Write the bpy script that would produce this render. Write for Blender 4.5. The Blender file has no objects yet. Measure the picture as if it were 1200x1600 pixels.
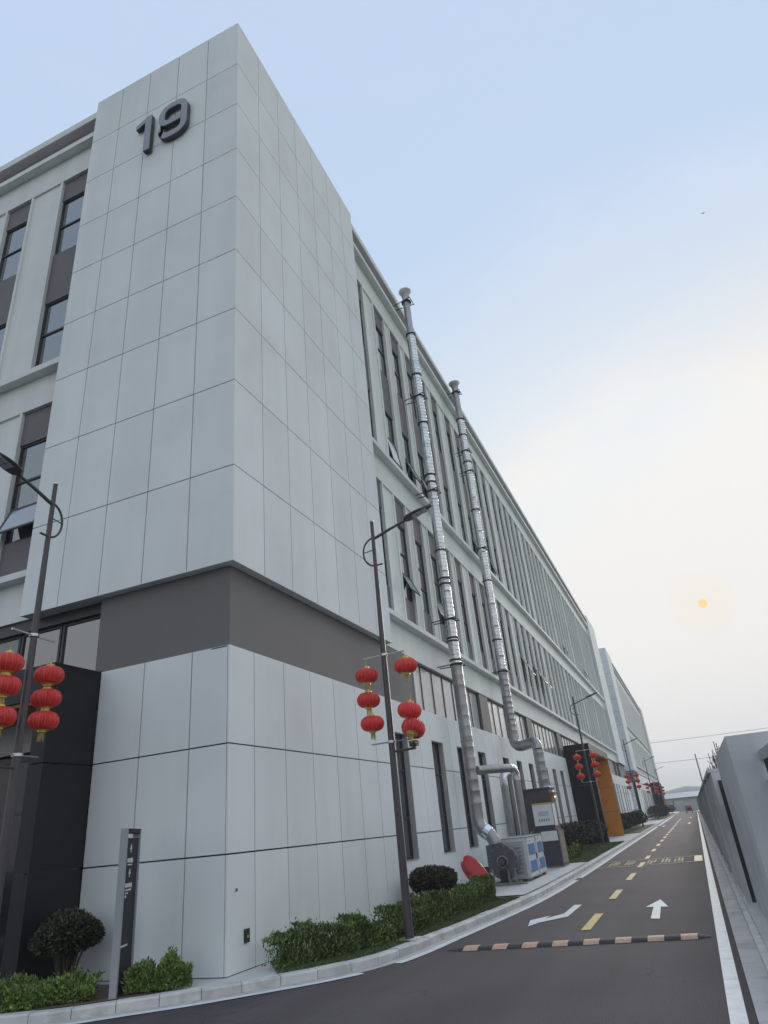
import bpy, bmesh, math, random
from mathutils import Vector, Matrix
random.seed(7)
sc = bpy.context.scene
COL = sc.collection
PI = math.pi
def R(d): return math.radians(d)

# ------------------------------------------------------------------ camera
CAM = Vector((6.3475, -8.9629, 1.65))
YAW, PITCH, ROLL, FPX = -0.3643, 0.4497, -0.1004, 1036.6
fw = Vector((math.sin(YAW)*math.cos(PITCH), math.cos(YAW)*math.cos(PITCH), math.sin(PITCH)))
rt = fw.cross(Vector((0, 0, 1))).normalized(); up = rt.cross(fw)
rt2 = rt*math.cos(ROLL) + up*math.sin(ROLL); up2 = up*math.cos(ROLL) - rt*math.sin(ROLL)
cam = bpy.data.cameras.new('camera'); cam_o = bpy.data.objects.new('camera', cam); COL.objects.link(cam_o)
m = Matrix((rt2, up2, -fw)).transposed().to_4x4(); m.translation = CAM
cam_o.matrix_world = m
cam.sensor_fit = 'VERTICAL'; cam.sensor_height = 36.0; cam.lens = FPX/1600*36.0
cam.clip_start = 0.05; cam.clip_end = 6000
sc.camera = cam_o

# ------------------------------------------------------------------ sky, sun, exposure
SUN_AZ, SUN_EL = 4.45, 13.86          # degrees from +Y towards +X, above the horizon
sd = Vector((math.sin(R(SUN_AZ))*math.cos(R(SUN_EL)), math.cos(R(SUN_AZ))*math.cos(R(SUN_EL)), math.sin(R(SUN_EL))))
world = bpy.data.worlds.new('World'); sc.world = world; world.use_nodes = True
nt = world.node_tree; nt.nodes.clear()
def N(t, **k):
    n = nt.nodes.new(t)
    for a, b in k.items(): setattr(n, a, b)
    return n
L = nt.links.new
out = N('ShaderNodeOutputWorld'); bg = N('ShaderNodeBackground'); L(bg.outputs[0], out.inputs[0])
tc = N('ShaderNodeTexCoord'); nrm = N('ShaderNodeVectorMath', operation='NORMALIZE'); L(tc.outputs['Generated'], nrm.inputs[0])
sep = N('ShaderNodeSeparateXYZ'); L(nrm.outputs[0], sep.inputs[0])
ramp = N('ShaderNodeValToRGB'); L(sep.outputs['Z'], ramp.inputs[0])
cr = ramp.color_ramp; cr.elements[0].position = 0.0; cr.elements[0].color = (.635, .645, .69, 1)
cr.elements[1].position = 1.0; cr.elements[1].color = (.56, .66, .86, 1)
for p, c in ((.12, (.665, .668, .70, 1)), (.34, (.70, .77, .83, 1)), (.52, (.60, .73, .87, 1)), (.72, (.53, .67, .87, 1))):
    e = cr.elements.new(p); e.color = c
dot = N('ShaderNodeVectorMath', operation='DOT_PRODUCT'); L(nrm.outputs[0], dot.inputs[0]); dot.inputs[1].default_value = sd
glow = N('ShaderNodeMapRange', interpolation_type='SMOOTHSTEP'); L(dot.outputs['Value'], glow.inputs['Value'])
glow.inputs['From Min'].default_value = .78; glow.inputs['From Max'].default_value = 1.0
glow.inputs['To Max'].default_value = .40
mg = N('ShaderNodeMix', data_type='RGBA'); L(glow.outputs[0], mg.inputs['Factor']); L(ramp.outputs[0], mg.inputs[6]); mg.inputs[7].default_value = (.785, .76, .73, 1)
# soft cloud bank whose edge rises to the right, and faint streaks above it
mp = N('ShaderNodeMapping'); L(nrm.outputs[0], mp.inputs[0]); mp.inputs['Scale'].default_value = (1.2, 1.2, 2.6); mp.inputs['Rotation'].default_value = (.3, .5, .2)
nz = N('ShaderNodeTexNoise'); L(mp.outputs[0], nz.inputs['Vector']); nz.inputs['Scale'].default_value = 2.2; nz.inputs['Detail'].default_value = 6; nz.inputs['Roughness'].default_value = .5
def mth(op, a, b):
    n = N('ShaderNodeMath', operation=op)
    for i, v in enumerate((a, b)):
        if isinstance(v, (int, float)): n.inputs[i].default_value = v
        else: L(v, n.inputs[i])
    return n.outputs[0]
xl = N('ShaderNodeClamp'); L(sep.outputs['X'], xl.inputs['Value']); xl.inputs['Min'].default_value = -.45; xl.inputs['Max'].default_value = .30
edge = mth('SUBTRACT', mth('ADD', sep.outputs['Z'], mth('MULTIPLY', mth('SUBTRACT', nz.outputs[0], .5), .55)), mth('ADD', mth('MULTIPLY', xl.outputs[0], .50), .44))
cl = N('ShaderNodeMapRange', interpolation_type='SMOOTHSTEP'); L(edge, cl.inputs['Value']); cl.inputs['From Min'].default_value = .12; cl.inputs['From Max'].default_value = -.10; cl.inputs['To Max'].default_value = .85
low = N('ShaderNodeMapRange', interpolation_type='SMOOTHSTEP'); L(sep.outputs['Z'], low.inputs['Value']); low.inputs['From Min'].default_value = .0; low.inputs['From Max'].default_value = .24
st_ = N('ShaderNodeMapRange', interpolation_type='SMOOTHSTEP'); L(nz.outputs[0], st_.inputs['Value']); st_.inputs['From Min'].default_value = .48; st_.inputs['From Max'].default_value = .75; st_.inputs['To Max'].default_value = .45
m0 = N('ShaderNodeMix', data_type='RGBA'); L(st_.outputs[0], m0.inputs['Factor']); L(mg.outputs[2], m0.inputs[6]); m0.inputs[7].default_value = (.72, .76, .90, 1)
mc = N('ShaderNodeMix', data_type='RGBA'); L(mth('MULTIPLY', cl.outputs[0], low.outputs[0]), mc.inputs['Factor']); L(m0.outputs[2], mc.inputs[6]); mc.inputs[7].default_value = (.785, .768, .752, 1)
# physical sky underneath
sky = N('ShaderNodeTexSky', sky_type='NISHITA'); sky.sun_disc = False
sky.sun_elevation = R(SUN_EL); sky.sun_rotation = R(SUN_AZ)
sky.air_density = 1.2; sky.dust_density = 4.0; sky.ozone_density = 2.0
sk = N('ShaderNodeVectorMath', operation='SCALE'); L(sky.outputs[0], sk.inputs[0]); sk.inputs['Scale'].default_value = .10
skc = N('ShaderNodeVectorMath', operation='MINIMUM'); L(sk.outputs[0], skc.inputs[0]); skc.inputs[1].default_value = (1.3, 1.25, 1.15)
ms = N('ShaderNodeMix', data_type='RGBA'); ms.inputs['Factor'].default_value = .12; L(mc.outputs[2], ms.inputs[6]); L(skc.outputs[0], ms.inputs[7])
halo = N('ShaderNodeMapRange', interpolation_type='SMOOTHERSTEP'); L(dot.outputs['Value'], halo.inputs['Value'])
halo.inputs['From Min'].default_value = math.cos(R(3.2)); halo.inputs['From Max'].default_value = 1.0; halo.inputs['To Max'].default_value = .40
mh = N('ShaderNodeMix', data_type='RGBA'); L(halo.outputs[0], mh.inputs['Factor']); L(ms.outputs[2], mh.inputs[6]); mh.inputs[7].default_value = (.86, .78, .66, 1)
# the hazy sun's disc
disc = N('ShaderNodeMapRange', interpolation_type='SMOOTHSTEP'); L(dot.outputs['Value'], disc.inputs['Value'])
disc.inputs['From Min'].default_value = math.cos(R(.42)); disc.inputs['From Max'].default_value = math.cos(R(.22)); disc.inputs['To Max'].default_value = .92
md = N('ShaderNodeMix', data_type='RGBA'); L(disc.outputs[0], md.inputs['Factor']); L(mh.outputs[2], md.inputs[6]); md.inputs[7].default_value = (1.0, .68, .26, 1)
L(md.outputs[2], bg.inputs['Color']); bg.inputs['Strength'].default_value = 1.0
sun = bpy.data.lights.new('sun', 'SUN'); sun.energy = 1.2; sun.angle = R(14); sun.color = (1, .93, .84)
sun_o = bpy.data.objects.new('sun', sun); COL.objects.link(sun_o)
sun_o.rotation_euler = (-sd).to_track_quat('-Z', 'Y').to_euler(); sun_o.location = sd*60
sc.view_settings.view_transform = 'Standard'; sc.view_settings.look = 'None'
sc.view_settings.exposure = 0.17; sc.view_settings.gamma = 1.0; sc.view_settings.use_curve_mapping = False
sc.cycles.use_denoising = True
sc.cycles.max_bounces = 6; sc.cycles.diffuse_bounces = 4; sc.cycles.glossy_bounces = 4

# ------------------------------------------------------------------ materials
MATS = {}
def mat(name, col, rough=.6, metal=0., spec=.5, var=.0, noise=None, stain=None, bump=None, island=0., coat=0., streak=None, trans=0.):
    """Procedural Principled material. var: per-object tone change; noise=(scale, amount): mottling in world space;
    streak=(scale, amount): vertical runs; stain=(scale, amount, colour); bump=(scale, strength); island: per-leaf change."""
    M = bpy.data.materials.new(name); M.use_nodes = True; t = M.node_tree; b = t.nodes['Principled BSDF']
    def n(k): return t.nodes.new(k)
    b.inputs['Roughness'].default_value = rough; b.inputs['Metallic'].default_value = metal
    b.inputs['Specular IOR Level'].default_value = spec
    if coat: b.inputs['Coat Weight'].default_value = coat
    rgb = n('ShaderNodeRGB'); rgb.outputs[0].default_value = (*col, 1); cur = rgb.outputs[0]
    geo = n('ShaderNodeNewGeometry')
    def mul(cur, val):          # multiply colour by a scalar socket
        x = n('ShaderNodeVectorMath'); x.operation = 'SCALE'; t.links.new(cur, x.inputs[0]); t.links.new(val, x.inputs['Scale']); return x.outputs[0]
    def rng(src, a, c, f0=0., f1=1.):
        r = n('ShaderNodeMapRange'); t.links.new(src, r.inputs['Value']); r.inputs['From Min'].default_value = f0; r.inputs['From Max'].default_value = f1
        r.inputs['To Min'].default_value = a; r.inputs['To Max'].default_value = c; return r.outputs[0]
    def tex(scale, detail=4., sx=(1, 1, 1)):
        mp = n('ShaderNodeMapping'); t.links.new(geo.outputs['Position'], mp.inputs[0]); mp.inputs['Scale'].default_value = sx
        z = n('ShaderNodeTexNoise'); t.links.new(mp.outputs[0], z.inputs['Vector']); z.inputs['Scale'].default_value = scale; z.inputs['Detail'].default_value = detail
        return z.outputs[0]
    if var:
        oi = n('ShaderNodeObjectInfo'); cur = mul(cur, rng(oi.outputs['Random'], 1-var, 1+var))
    if island:
        cur = mul(cur, rng(geo.outputs['Random Per Island'], 1-island, 1+island))
    if noise: cur = mul(cur, rng(tex(noise[0], 6.), 1-noise[1], 1+noise[1], .3, .7))
    if streak: cur = mul(cur, rng(tex(streak[0], 4., (1, 1, .06)), 1-streak[1], 1+streak[1]*.4, .35, .65))
    if stain:
        x = n('ShaderNodeMix'); x.data_type = 'RGBA'
        t.links.new(rng(tex(stain[0], 5.), 0, stain[1], .52, .68), x.inputs['Factor']); t.links.new(cur, x.inputs[6]); x.inputs[7].default_value = (*stain[2], 1); cur = x.outputs[2]
    t.links.new(cur, b.inputs['Base Color'])
    if bump:
        bp = n('ShaderNodeBump'); bp.inputs['Strength'].default_value = bump[1]; bp.inputs['Distance'].default_value = .02
        t.links.new(tex(bump[0], 6.), bp.inputs['Height']); t.links.new(bp.outputs[0], b.inputs['Normal'])
    if trans:
        b.inputs['Transmission Weight'].default_value = trans
    MATS[name] = M; return M
mat('panel', (.80, .845, .85), .78, spec=.25, var=.025, noise=(.45, .035), streak=(1.8, .03), stain=(.8, .12, (.56, .57, .58)), bump=(60, .05))
mat('plaster', (.76, .795, .775), .7, noise=(.6, .04), streak=(2.2, .06), spec=.3, bump=(80, .05))
mat('joint', (.05, .05, .055), .9)
mat('band', (.165, .160, .158), .7, noise=(.5, .06), bump=(70, .05))
mat('spandrel', (.155, .142, .147), .65, var=.05, noise=(1.2, .06))
mat('frame', (.040, .034, .038), .45)
mat('glass', (.055, .062, .075), .04, spec=.9, var=.25); MATS['glass'].node_tree.nodes['Principled BSDF'].inputs['IOR'].default_value = 2.1
mat('glass_blind', (.20, .21, .225), .10, spec=.8, var=.3, noise=(3, .12))
mat('glass_dark', (.012, .012, .014), .08, spec=.45)
mat('soffit_shaded', (.52, .49, .505), .7, noise=(1, .06))  # own purplish grey, with shade under the cornice put into the colour
mat('glass_pale', (.50, .53, .52), .12, spec=.6, var=.08, noise=(.7, .08))
mat('glass_sky_sheen', (.30, .34, .37), .06, spec=.9)  # tilted sash glass, sky reflection put into its pale base colour
mat('reveal', (.40, .41, .405), .75, noise=(2, .08))
mat('portal', (.022, .019, .025), .5, spec=.3, var=.04, noise=(1.5, .08))
mat('orange', (.60, .235, .045), .5, var=.04, noise=(1.4, .06))
mat('orange_shaded', (.36, .12, .04), .55, noise=(1.4, .06))  # same orange lining, soffit shade put into a darker colour
mat('interior', (.035, .034, .036), .8)
mat('asphalt', (.070, .060, .068), .82, spec=.35, noise=(.5, .12), stain=(.35, .7, (.052, .046, .050)), bump=(160, .4))
def detail_asphalt():
    M = MATS['asphalt']; t = M.node_tree; b = t.nodes['Principled BSDF']; src = b.inputs['Base Color'].links[0].from_socket
    geo = t.nodes.new('ShaderNodeNewGeometry')
    def nzz(scale, sx, detail=3):
        mp = t.nodes.new('ShaderNodeMapping'); t.links.new(geo.outputs['Position'], mp.inputs[0]); mp.inputs['Scale'].default_value = sx
        z = t.nodes.new('ShaderNodeTexNoise'); t.links.new(mp.outputs[0], z.inputs['Vector']); z.inputs['Scale'].default_value = scale; z.inputs['Detail'].default_value = detail; return z.outputs[0]
    def scale(cur, v, lo, hi, f0, f1):
        r = t.nodes.new('ShaderNodeMapRange'); t.links.new(v, r.inputs['Value']); r.inputs['From Min'].default_value = f0; r.inputs['From Max'].default_value = f1; r.inputs['To Min'].default_value = lo; r.inputs['To Max'].default_value = hi
        x = t.nodes.new('ShaderNodeVectorMath'); x.operation = 'SCALE'; t.links.new(cur, x.inputs[0]); t.links.new(r.outputs[0], x.inputs['Scale']); return x.outputs[0]
    c = scale(src, nzz(55, (1, 1, 1), 2), .72, 1.32, .32, .68)
    c = scale(c, nzz(1.3, (1, .05, 1), 3), .86, 1.12, .35, .65)
    vo = t.nodes.new('ShaderNodeTexVoronoi'); vo.feature = 'DISTANCE_TO_EDGE'; vo.inputs['Scale'].default_value = .42
    wz = t.nodes.new('ShaderNodeTexNoise'); wz.inputs['Scale'].default_value = 1.6; wz.inputs['Detail'].default_value = 6; t.links.new(geo.outputs['Position'], wz.inputs['Vector'])
    ad = t.nodes.new('ShaderNodeVectorMath'); ad.operation = 'MULTIPLY_ADD'; t.links.new(wz.outputs['Color'], ad.inputs[0]); ad.inputs[1].default_value = (.9, .9, 0); t.links.new(geo.outputs['Position'], ad.inputs[2]); t.links.new(ad.outputs[0], vo.inputs['Vector'])
    mk_ = nzz(.25, (1, 1, 1), 2)
    r1 = t.nodes.new('ShaderNodeMapRange'); t.links.new(vo.outputs['Distance'], r1.inputs['Value']); r1.inputs['From Min'].default_value = .0; r1.inputs['From Max'].default_value = .006; r1.inputs['To Min'].default_value = .55; r1.inputs['To Max'].default_value = 1.
    r2 = t.nodes.new('ShaderNodeMapRange'); t.links.new(mk_, r2.inputs['Value']); r2.inputs['From Min'].default_value = .52; r2.inputs['From Max'].default_value = .6
    mx = t.nodes.new('ShaderNodeMix'); t.links.new(r2.outputs[0], mx.inputs['Factor']); mx.inputs[2].default_value = 1.; t.links.new(r1.outputs[0], mx.inputs[3])
    x = t.nodes.new('ShaderNodeVectorMath'); x.operation = 'SCALE'; t.links.new(c, x.inputs[0]); t.links.new(mx.outputs[0], x.inputs['Scale'])
    t.links.new(x.outputs[0], b.inputs['Base Color'])
detail_asphalt()
mat('asphalt_slot', (.045, .038, .042), .9)
mat('white_paint', (.72, .76, .77), .6, noise=(6, .06), stain=(5, .35, (.40, .40, .41)), bump=(140, .2))
mat('yellow_paint', (.66, .50, .16), .6, noise=(6, .08), stain=(7, .5, (.22, .18, .12)), bump=(140, .2))
mat('worn_yellow', (.52, .41, .20), .7, noise=(8, .10), stain=(9, .75, (.13, .11, .10)), bump=(140, .2))
mat('kerb', (.60, .60, .58), .8, var=.10, noise=(5, .12), stain=(4, .45, (.30, .29, .26)), bump=(50, .3))
mat('concrete', (.56, .57, .565), .8, noise=(1.6, .08), stain=(1.8, .35, (.36, .355, .34)), bump=(50, .2))
mat('gutter', (.50, .49, .49), .8, noise=(2.2, .10), stain=(2.4, .5, (.26, .25, .245)), bump=(50, .2))
mat('wall_concrete', (.56, .56, .565), .85, var=.05, noise=(1.5, .12), streak=(3, .30), stain=(1.2, .4, (.24, .24, .245)), bump=(40, .25))
mat('pier_concrete', (.53, .535, .555), .8, noise=(1.6, .09), streak=(2.5, .14), stain=(1.1, .3, (.36, .36, .37)), bump=(50, .2))
mat('soil', (.13, .105, .075), .95, noise=(6, .25), bump=(40, .5))
mat('grass_ground', (.085, .10, .045), .95, noise=(7, .25), stain=(3, .6, (.14, .115, .075)), bump=(60, .6))
mat('grass', (.105, .145, .05), .7, island=.45, noise=(2, .2))
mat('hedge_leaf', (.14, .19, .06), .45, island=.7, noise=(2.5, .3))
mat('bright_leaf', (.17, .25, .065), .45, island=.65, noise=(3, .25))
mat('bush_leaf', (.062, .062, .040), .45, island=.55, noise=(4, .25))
mat('dead_leaf', (.17, .11, .05), .8, island=.5)
mat('twig', (.09, .075, .065), .85)
mat('pole', (.075, .066, .072), .42, noise=(5, .08))
mat('steel', (.62, .62, .63), .32, metal=.85)
mat('black_metal', (.03, .028, .03), .45)
mat('red_cloth', (.68, .038, .036), .34, var=.10, noise=(9, .10))
mat('red_far', (.58, .06, .03), .5)
mat('gold', (.62, .46, .13), .4, metal=.45, noise=(20, .15))
mat('rib', (.74, .20, .12), .35)
mat('tassel', (.50, .40, .14), .8, island=.3)
mat('galv', (.36, .36, .37), .38, metal=.75, var=.08, noise=(2.2, .18), bump=(9, .25))
mat('foil', (.66, .69, .72), .24, metal=.92, noise=(3, .16), bump=(22, .55))
mat('foil_bright', (.88, .90, .92), .18, metal=.95, bump=(15, .4))
mat('fan_dark', (.10, .103, .118), .45, noise=(4, .12))
mat('box_grey', (.46, .48, .50), .5, noise=(3, .08), stain=(3, .3, (.3, .29, .28)))
mat('box_white', (.66, .68, .69), .5, noise=(4, .06), stain=(4, .3, (.45, .42, .38)))
mat('blue_label', (.07, .20, .46), .5, noise=(9, .2))
mat('sign_white', (.74, .76, .76), .5, noise=(5, .04))
mat('sign_grey', (.50, .54, .56), .5, noise=(6, .15))
mat('print_dark', (.06, .07, .08), .6)
mat('unit_dark', (.075, .066, .08), .5, noise=(3, .12))
mat('rusty', (.24, .20, .17), .7, noise=(5, .2), stain=(6, .6, (.16, .09, .05)))
mat('brass', (.55, .36, .13), .4, metal=.5)
mat('red_plastic', (.50, .035, .05), .35, noise=(5, .1))
mat('totem_grey', (.33, .345, .36), .5, noise=(3, .05))
mat('totem_dark', (.04, .036, .042), .65, spec=.25)
mat('mark_white', (.70, .72, .70), .6)
mat('rubber', (.045, .04, .043), .8, noise=(20, .2))
mat('hump_yellow', (.60, .40, .29), .65, noise=(20, .12), stain=(25, .4, (.35, .24, .18)))
mat('hill', (.10, .13, .13), .95, noise=(.02, .2))
mat('far_wall', (.50, .52, .55), .85, noise=(.2, .06))
mat('far_roof', (.20, .25, .30), .7)
mat('truck_red', (.45, .06, .07), .4)
mat('wire', (.30, .30, .31), .6)
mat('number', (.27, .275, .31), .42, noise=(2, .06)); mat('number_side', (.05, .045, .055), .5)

# ------------------------------------------------------------------ mesh helpers
class MB:
    def __init__(s): s.v = []; s.f = []
    def add(s, vs, fs):
        o = len(s.v); s.v += [tuple(v) for v in vs]; s.f += [tuple(i+o for i in f) for f in fs]; return s
    def box(s, x0, x1, y0, y1, z0, z1):
        if x0 > x1: x0, x1 = x1, x0
        if y0 > y1: y0, y1 = y1, y0
        return s.add([(x0,y0,z0),(x1,y0,z0),(x1,y1,z0),(x0,y1,z0),(x0,y0,z1),(x1,y0,z1),(x1,y1,z1),(x0,y1,z1)],
                     [(0,3,2,1),(4,5,6,7),(0,1,5,4),(1,2,6,5),(2,3,7,6),(3,0,4,7)])
    def tube(s, pts, rad, n=10, cap=True):
        pts = [Vector(p) for p in pts]; k = len(pts); rs = rad if isinstance(rad, (list, tuple)) else [rad]*k
        vs = []; prev = None
        for i, p in enumerate(pts):
            d = (pts[min(i+1, k-1)]-pts[max(i-1, 0)]).normalized()
            if prev is None:
                a = d.cross(Vector((0, 0, 1)) if abs(d.z) < .9 else Vector((1, 0, 0))).normalized()
            else:
                a = (prev - d*prev.dot(d)).normalized()
            prev = a; b = d.cross(a)
            for j in range(n):
                t = 2*PI*j/n; vs.append(p + (a*math.cos(t)+b*math.sin(t))*rs[i])
        fs = [(i*n+j, i*n+(j+1) % n, (i+1)*n+(j+1) % n, (i+1)*n+j) for i in range(k-1) for j in range(n)]
        if cap: fs += [tuple(range(n-1, -1, -1)), tuple(range((k-1)*n, k*n))]
        return s.add(vs, fs)
    def lathe(s, prof, n=16, c=(0, 0, 0), axis='z', lobes=0, amp=0):
        vs = []
        for r, z in prof:
            for j in range(n):
                t = 2*PI*j/n; rr = r*(1+amp*abs(math.sin(lobes*t/2))) if lobes else r
                x, y = rr*math.cos(t), rr*math.sin(t)
                vs.append({'z': (c[0]+x, c[1]+y, c[2]+z), 'y': (c[0]+x, c[1]+z, c[2]+y), 'x': (c[0]+z, c[1]+x, c[2]+y)}[axis])
        k = len(prof)
        fs = [(i*n+j, i*n+(j+1) % n, (i+1)*n+(j+1) % n, (i+1)*n+j) for i in range(k-1) for j in range(n)]
        fs += [tuple(range(n-1, -1, -1)), tuple(range((k-1)*n, k*n))]
        return s.add(vs, fs)
    def prism(s, poly, h0, h1, M=None):          # poly in local xy, extruded along local z, then moved by M
        n = len(poly); vs = [Vector((x, y, h)) for h in (h0, h1) for x, y in poly]
        if M: vs = [M @ v for v in vs]
        return s.add(vs, [tuple(range(n-1, -1, -1)), tuple(range(n, 2*n))]+[(i, (i+1) % n, n+(i+1) % n, n+i) for i in range(n)])
    def quad(s, a, b, c, d): return s.add([a, b, c, d], [(0, 1, 2, 3)])
    def mesh(s, name, m, smooth=False):
        me = bpy.data.meshes.new(name); me.from_pydata(s.v, [], s.f); me.update()
        bm = bmesh.new(); bm.from_mesh(me); bmesh.ops.recalc_face_normals(bm, faces=bm.faces); bm.to_mesh(me); bm.free()
        me.materials.append(MATS[m])
        if smooth:
            for p in me.polygons: p.use_smooth = True
            try: me.set_sharp_from_angle(angle=R(38))
            except Exception: pass
        return me
    def build(s, name, m, parent=None, smooth=False, kind=None):
        return link(name, s.mesh(name, m, smooth), parent, kind)
def link(name, me, parent=None, kind=None, loc=None):
    o = bpy.data.objects.new(name, me); COL.objects.link(o)
    if parent: o.parent = parent
    if kind: o['kind'] = kind
    if loc: o.location = loc
    return o
def tag(o, label, cat, group=None):
    o['label'] = label; o['category'] = cat
    if group: o['group'] = group
    return o
def thing(name, label, cat, loc=(0, 0, 0), rz=0, group=None):
    o = bpy.data.objects.new(name, None); COL.objects.link(o); o.location = loc; o.rotation_euler = (0, 0, rz); o.empty_display_size = .2
    return tag(o, label, cat, group)
def copy_tree(o, parent=None):
    c = o.copy(); COL.objects.link(c); c.parent = parent
    for ch in list(o.children): copy_tree(ch, c)
    return c
def struct(o): o['kind'] = 'structure'; return o
BOXES = {}
def boxobj(name, m, parent, x0, x1, y0, y1, z0, z1):      # box object with shared mesh data for equal sizes
    if x0 > x1: x0, x1 = x1, x0
    if y0 > y1: y0, y1 = y1, y0
    k = (name, m, round(x1-x0, 4), round(y1-y0, 4), round(z1-z0, 4))
    if k not in BOXES:
        BOXES[k] = MB().box(-(x1-x0)/2, (x1-x0)/2, -(y1-y0)/2, (y1-y0)/2, 0, z1-z0).mesh(name, m)
    return link(name, BOXES[k], parent, loc=((x0+x1)/2, (y0+y1)/2, z0))

def catmull(P, step=.5):
    P = [Vector(p) for p in P]; o = []
    for i in range(len(P)-1):
        a, b, c, d = P[max(i-1, 0)], P[i], P[i+1], P[min(i+2, len(P)-1)]
        n = max(1, int((c-b).length/step))
        for k in range(n):
            t = k/n; o.append(.5*((2*b)+(c-a)*t+(2*a-5*b+4*c-d)*t*t+(3*b-a-3*c+d)*t**3))
    o.append(P[-1]); return o
def offset(P, d):                         # d > 0: to the right of the running direction
    o = []
    for i, p in enumerate(P):
        t = (P[min(i+1, len(P)-1)]-P[max(i-1, 0)]).normalized(); o.append(Vector((p.x+t.y*d, p.y-t.x*d)))
    return o
def strip(A, B, z):
    mb = MB(); n = len(A)
    return mb.add([(p.x, p.y, z) for p in A]+[(p.x, p.y, z) for p in B], [(i, i+1, n+i+1, n+i) for i in range(n-1)])

# ================================================================== SETTING
struct(MB().quad((-1500, -1500, -.03), (1500, -1500, -.03), (1500, 3000, -.03), (-1500, 3000, -.03)).build('ground', 'grass_ground'))
struct(MB().quad((-60, -60, 0), (6.37, -60, 0), (6.37, 230, 0), (-60, 230, 0)).build('road', 'asphalt'))
KH = .115
KP = catmull([(-14, -6.4), (-9, -4.62), (-4, -2.75), (-1.82, -1.9), (-1.12, -1.60), (-.56, -1.19), (.03, -.75), (.73, -.1), (1.22, .40), (1.63, 1.02), (1.86, 1.88),
              (2.02, 3.35), (2.20, 5.08), (2.40, 7.2), (2.50, 9.3), (2.54, 12), (2.56, 17), (2.53, 26), (2.50, 42), (2.45, 70), (2.4, 110), (2.4, 175)], .12)
# cumulative length along the kerb
cum = [0.]
for a, b in zip(KP, KP[1:]): cum.append(cum[-1]+(b-a).length)
def path_at(s):
    for i in range(len(cum)-1):
        if cum[i+1] >= s: return KP[i].lerp(KP[i+1], max(0., (s-cum[i])/(cum[i+1]-cum[i])))
    return KP[-1]
def slice_path(a, b):
    return [path_at(a)]+[p for p, c in zip(KP, cum) if a+.01 < c < b-.01]+[path_at(b)]
def arc_at_y(y): return min((abs(p.y-y), c) for p, c in zip(KP, cum))[1]
kerb = struct(bpy.data.objects.new('kerb', None)); COL.objects.link(kerb)
s0 = arc_at_y(-3.6); sk_end = arc_at_y(34.)
s_ = s0; ki = 0
while s_ < sk_end:
    ln = .5 if s_ < arc_at_y(8.) else 1.0
    P = slice_path(s_+.004, s_+ln-.004)
    if len(P) >= 2:
        Q = offset(P, -.17); n = len(P); mb = MB(); dz = random.uniform(-.006, .006); c = .02
        Pi = offset(P, -c); vs = []
        for ring, z in ((P, -.02), (P, KH-c+dz), (Pi, KH+dz), (Q, KH+dz), (Q, -.02)): vs += [(p.x, p.y, z) for p in ring]
        fs = [(k*n+i, k*n+i+1, (k+1)*n+i+1, (k+1)*n+i) for k in range(4) for i in range(n-1)] + [(0, n, 2*n, 3*n, 4*n), (n-1, 5*n-1, 4*n-1, 3*n-1, 2*n-1)]
        mb.add(vs, fs); mb.build('kerb_stone', 'kerb', kerb)
    s_ += ln
for a, b in ((0, s0), (sk_end, cum[-1])):
    P = slice_path(a, b); Q = offset(P, -.17); n = len(P); mb = MB(); vs = []
    for ring, z in ((P, -.02), (P, KH), (Q, KH), (Q, -.02)): vs += [(p.x, p.y, z) for p in ring]
    mb.add(vs, [(k*n+i, k*n+i+1, (k+1)*n+i+1, (k+1)*n+i) for k in range(3) for i in range(n-1)]+[(0, n, 2*n, 3*n), (n-1, 4*n-1, 3*n-1, 2*n-1)])
    mb.build('kerb_run', 'kerb', kerb)
struct(strip(offset(KP, .002), offset(KP, .16), .004).build('gutter_strip', 'gutter'))
# mortar bed under the stones
struct(strip(offset(KP, -.02), offset(KP, -.15), .06).build('kerb_bed', 'joint'))
def line(a, b, d0=.17, d1=.30, z=.008):
    P = slice_path(arc_at_y(a), arc_at_y(b)); return struct(strip(offset(P, d0), offset(P, d1), z).build('edge_line', 'white_paint'))
line(-5.5, .78); line(1.35, 12.5); line(13.2, 60); line(64, 110)
# ground behind the kerb
QB = offset(KP, -.168)
mb = MB(); vs = [(p.x, p.y, KH-.012) for p in QB]+[(-12., 175, KH-.012), (-12., .3, KH-.012), (-14., .3, KH-.012)]
mb.add(vs, [tuple(range(len(vs)))]); struct(mb.build('pavement', 'concrete'))
def bed(name, m, y0, y1, inner, z, pad=.01):
    P = [p for p in offset(KP, -.18) if y0 <= p.y <= y1]
    I = [Vector((max(inner, -20), p.y)) for p in P]
    return struct(strip(P, I, z).build(name, m))
def bedpoly(name, m, pts, z):
    mb = MB(); mb.add([(x, y, z) for x, y in pts], [tuple(range(len(pts)))]); return struct(mb.build(name, m))
PB = [p for p in offset(KP, -.18)]
bedpoly('planting_soil', 'soil', [(p.x, p.y) for p in PB if -4.6 < p.y < -.95]+[(-.35, -.35), (-2.6, -.25), (-2.6, -1.15), (-9, -1.15)], KH+.002)
P1 = [p for p in PB if .05 < p.y < 7.9]
bedpoly('grass_verge', 'grass_ground', [(p.x, p.y) for p in P1]+[(.06, 7.9), (.06, 1.0)], KH+.002)
P2 = [p for p in PB if 17.9 < p.y < 33]
bedpoly('grass_verge', 'grass_ground', [(p.x, p.y) for p in P2]+[(.06, 33), (.06, 17.9)], KH+.002)
P3 = [p for p in PB if 45 < p.y < 68]
bedpoly('grass_verge', 'grass_ground', [(p.x, p.y) for p in P3]+[(.06, 68), (.06, 45)], KH+.002)
P4 = [p for p in PB if 92 < p.y < 150]
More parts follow.
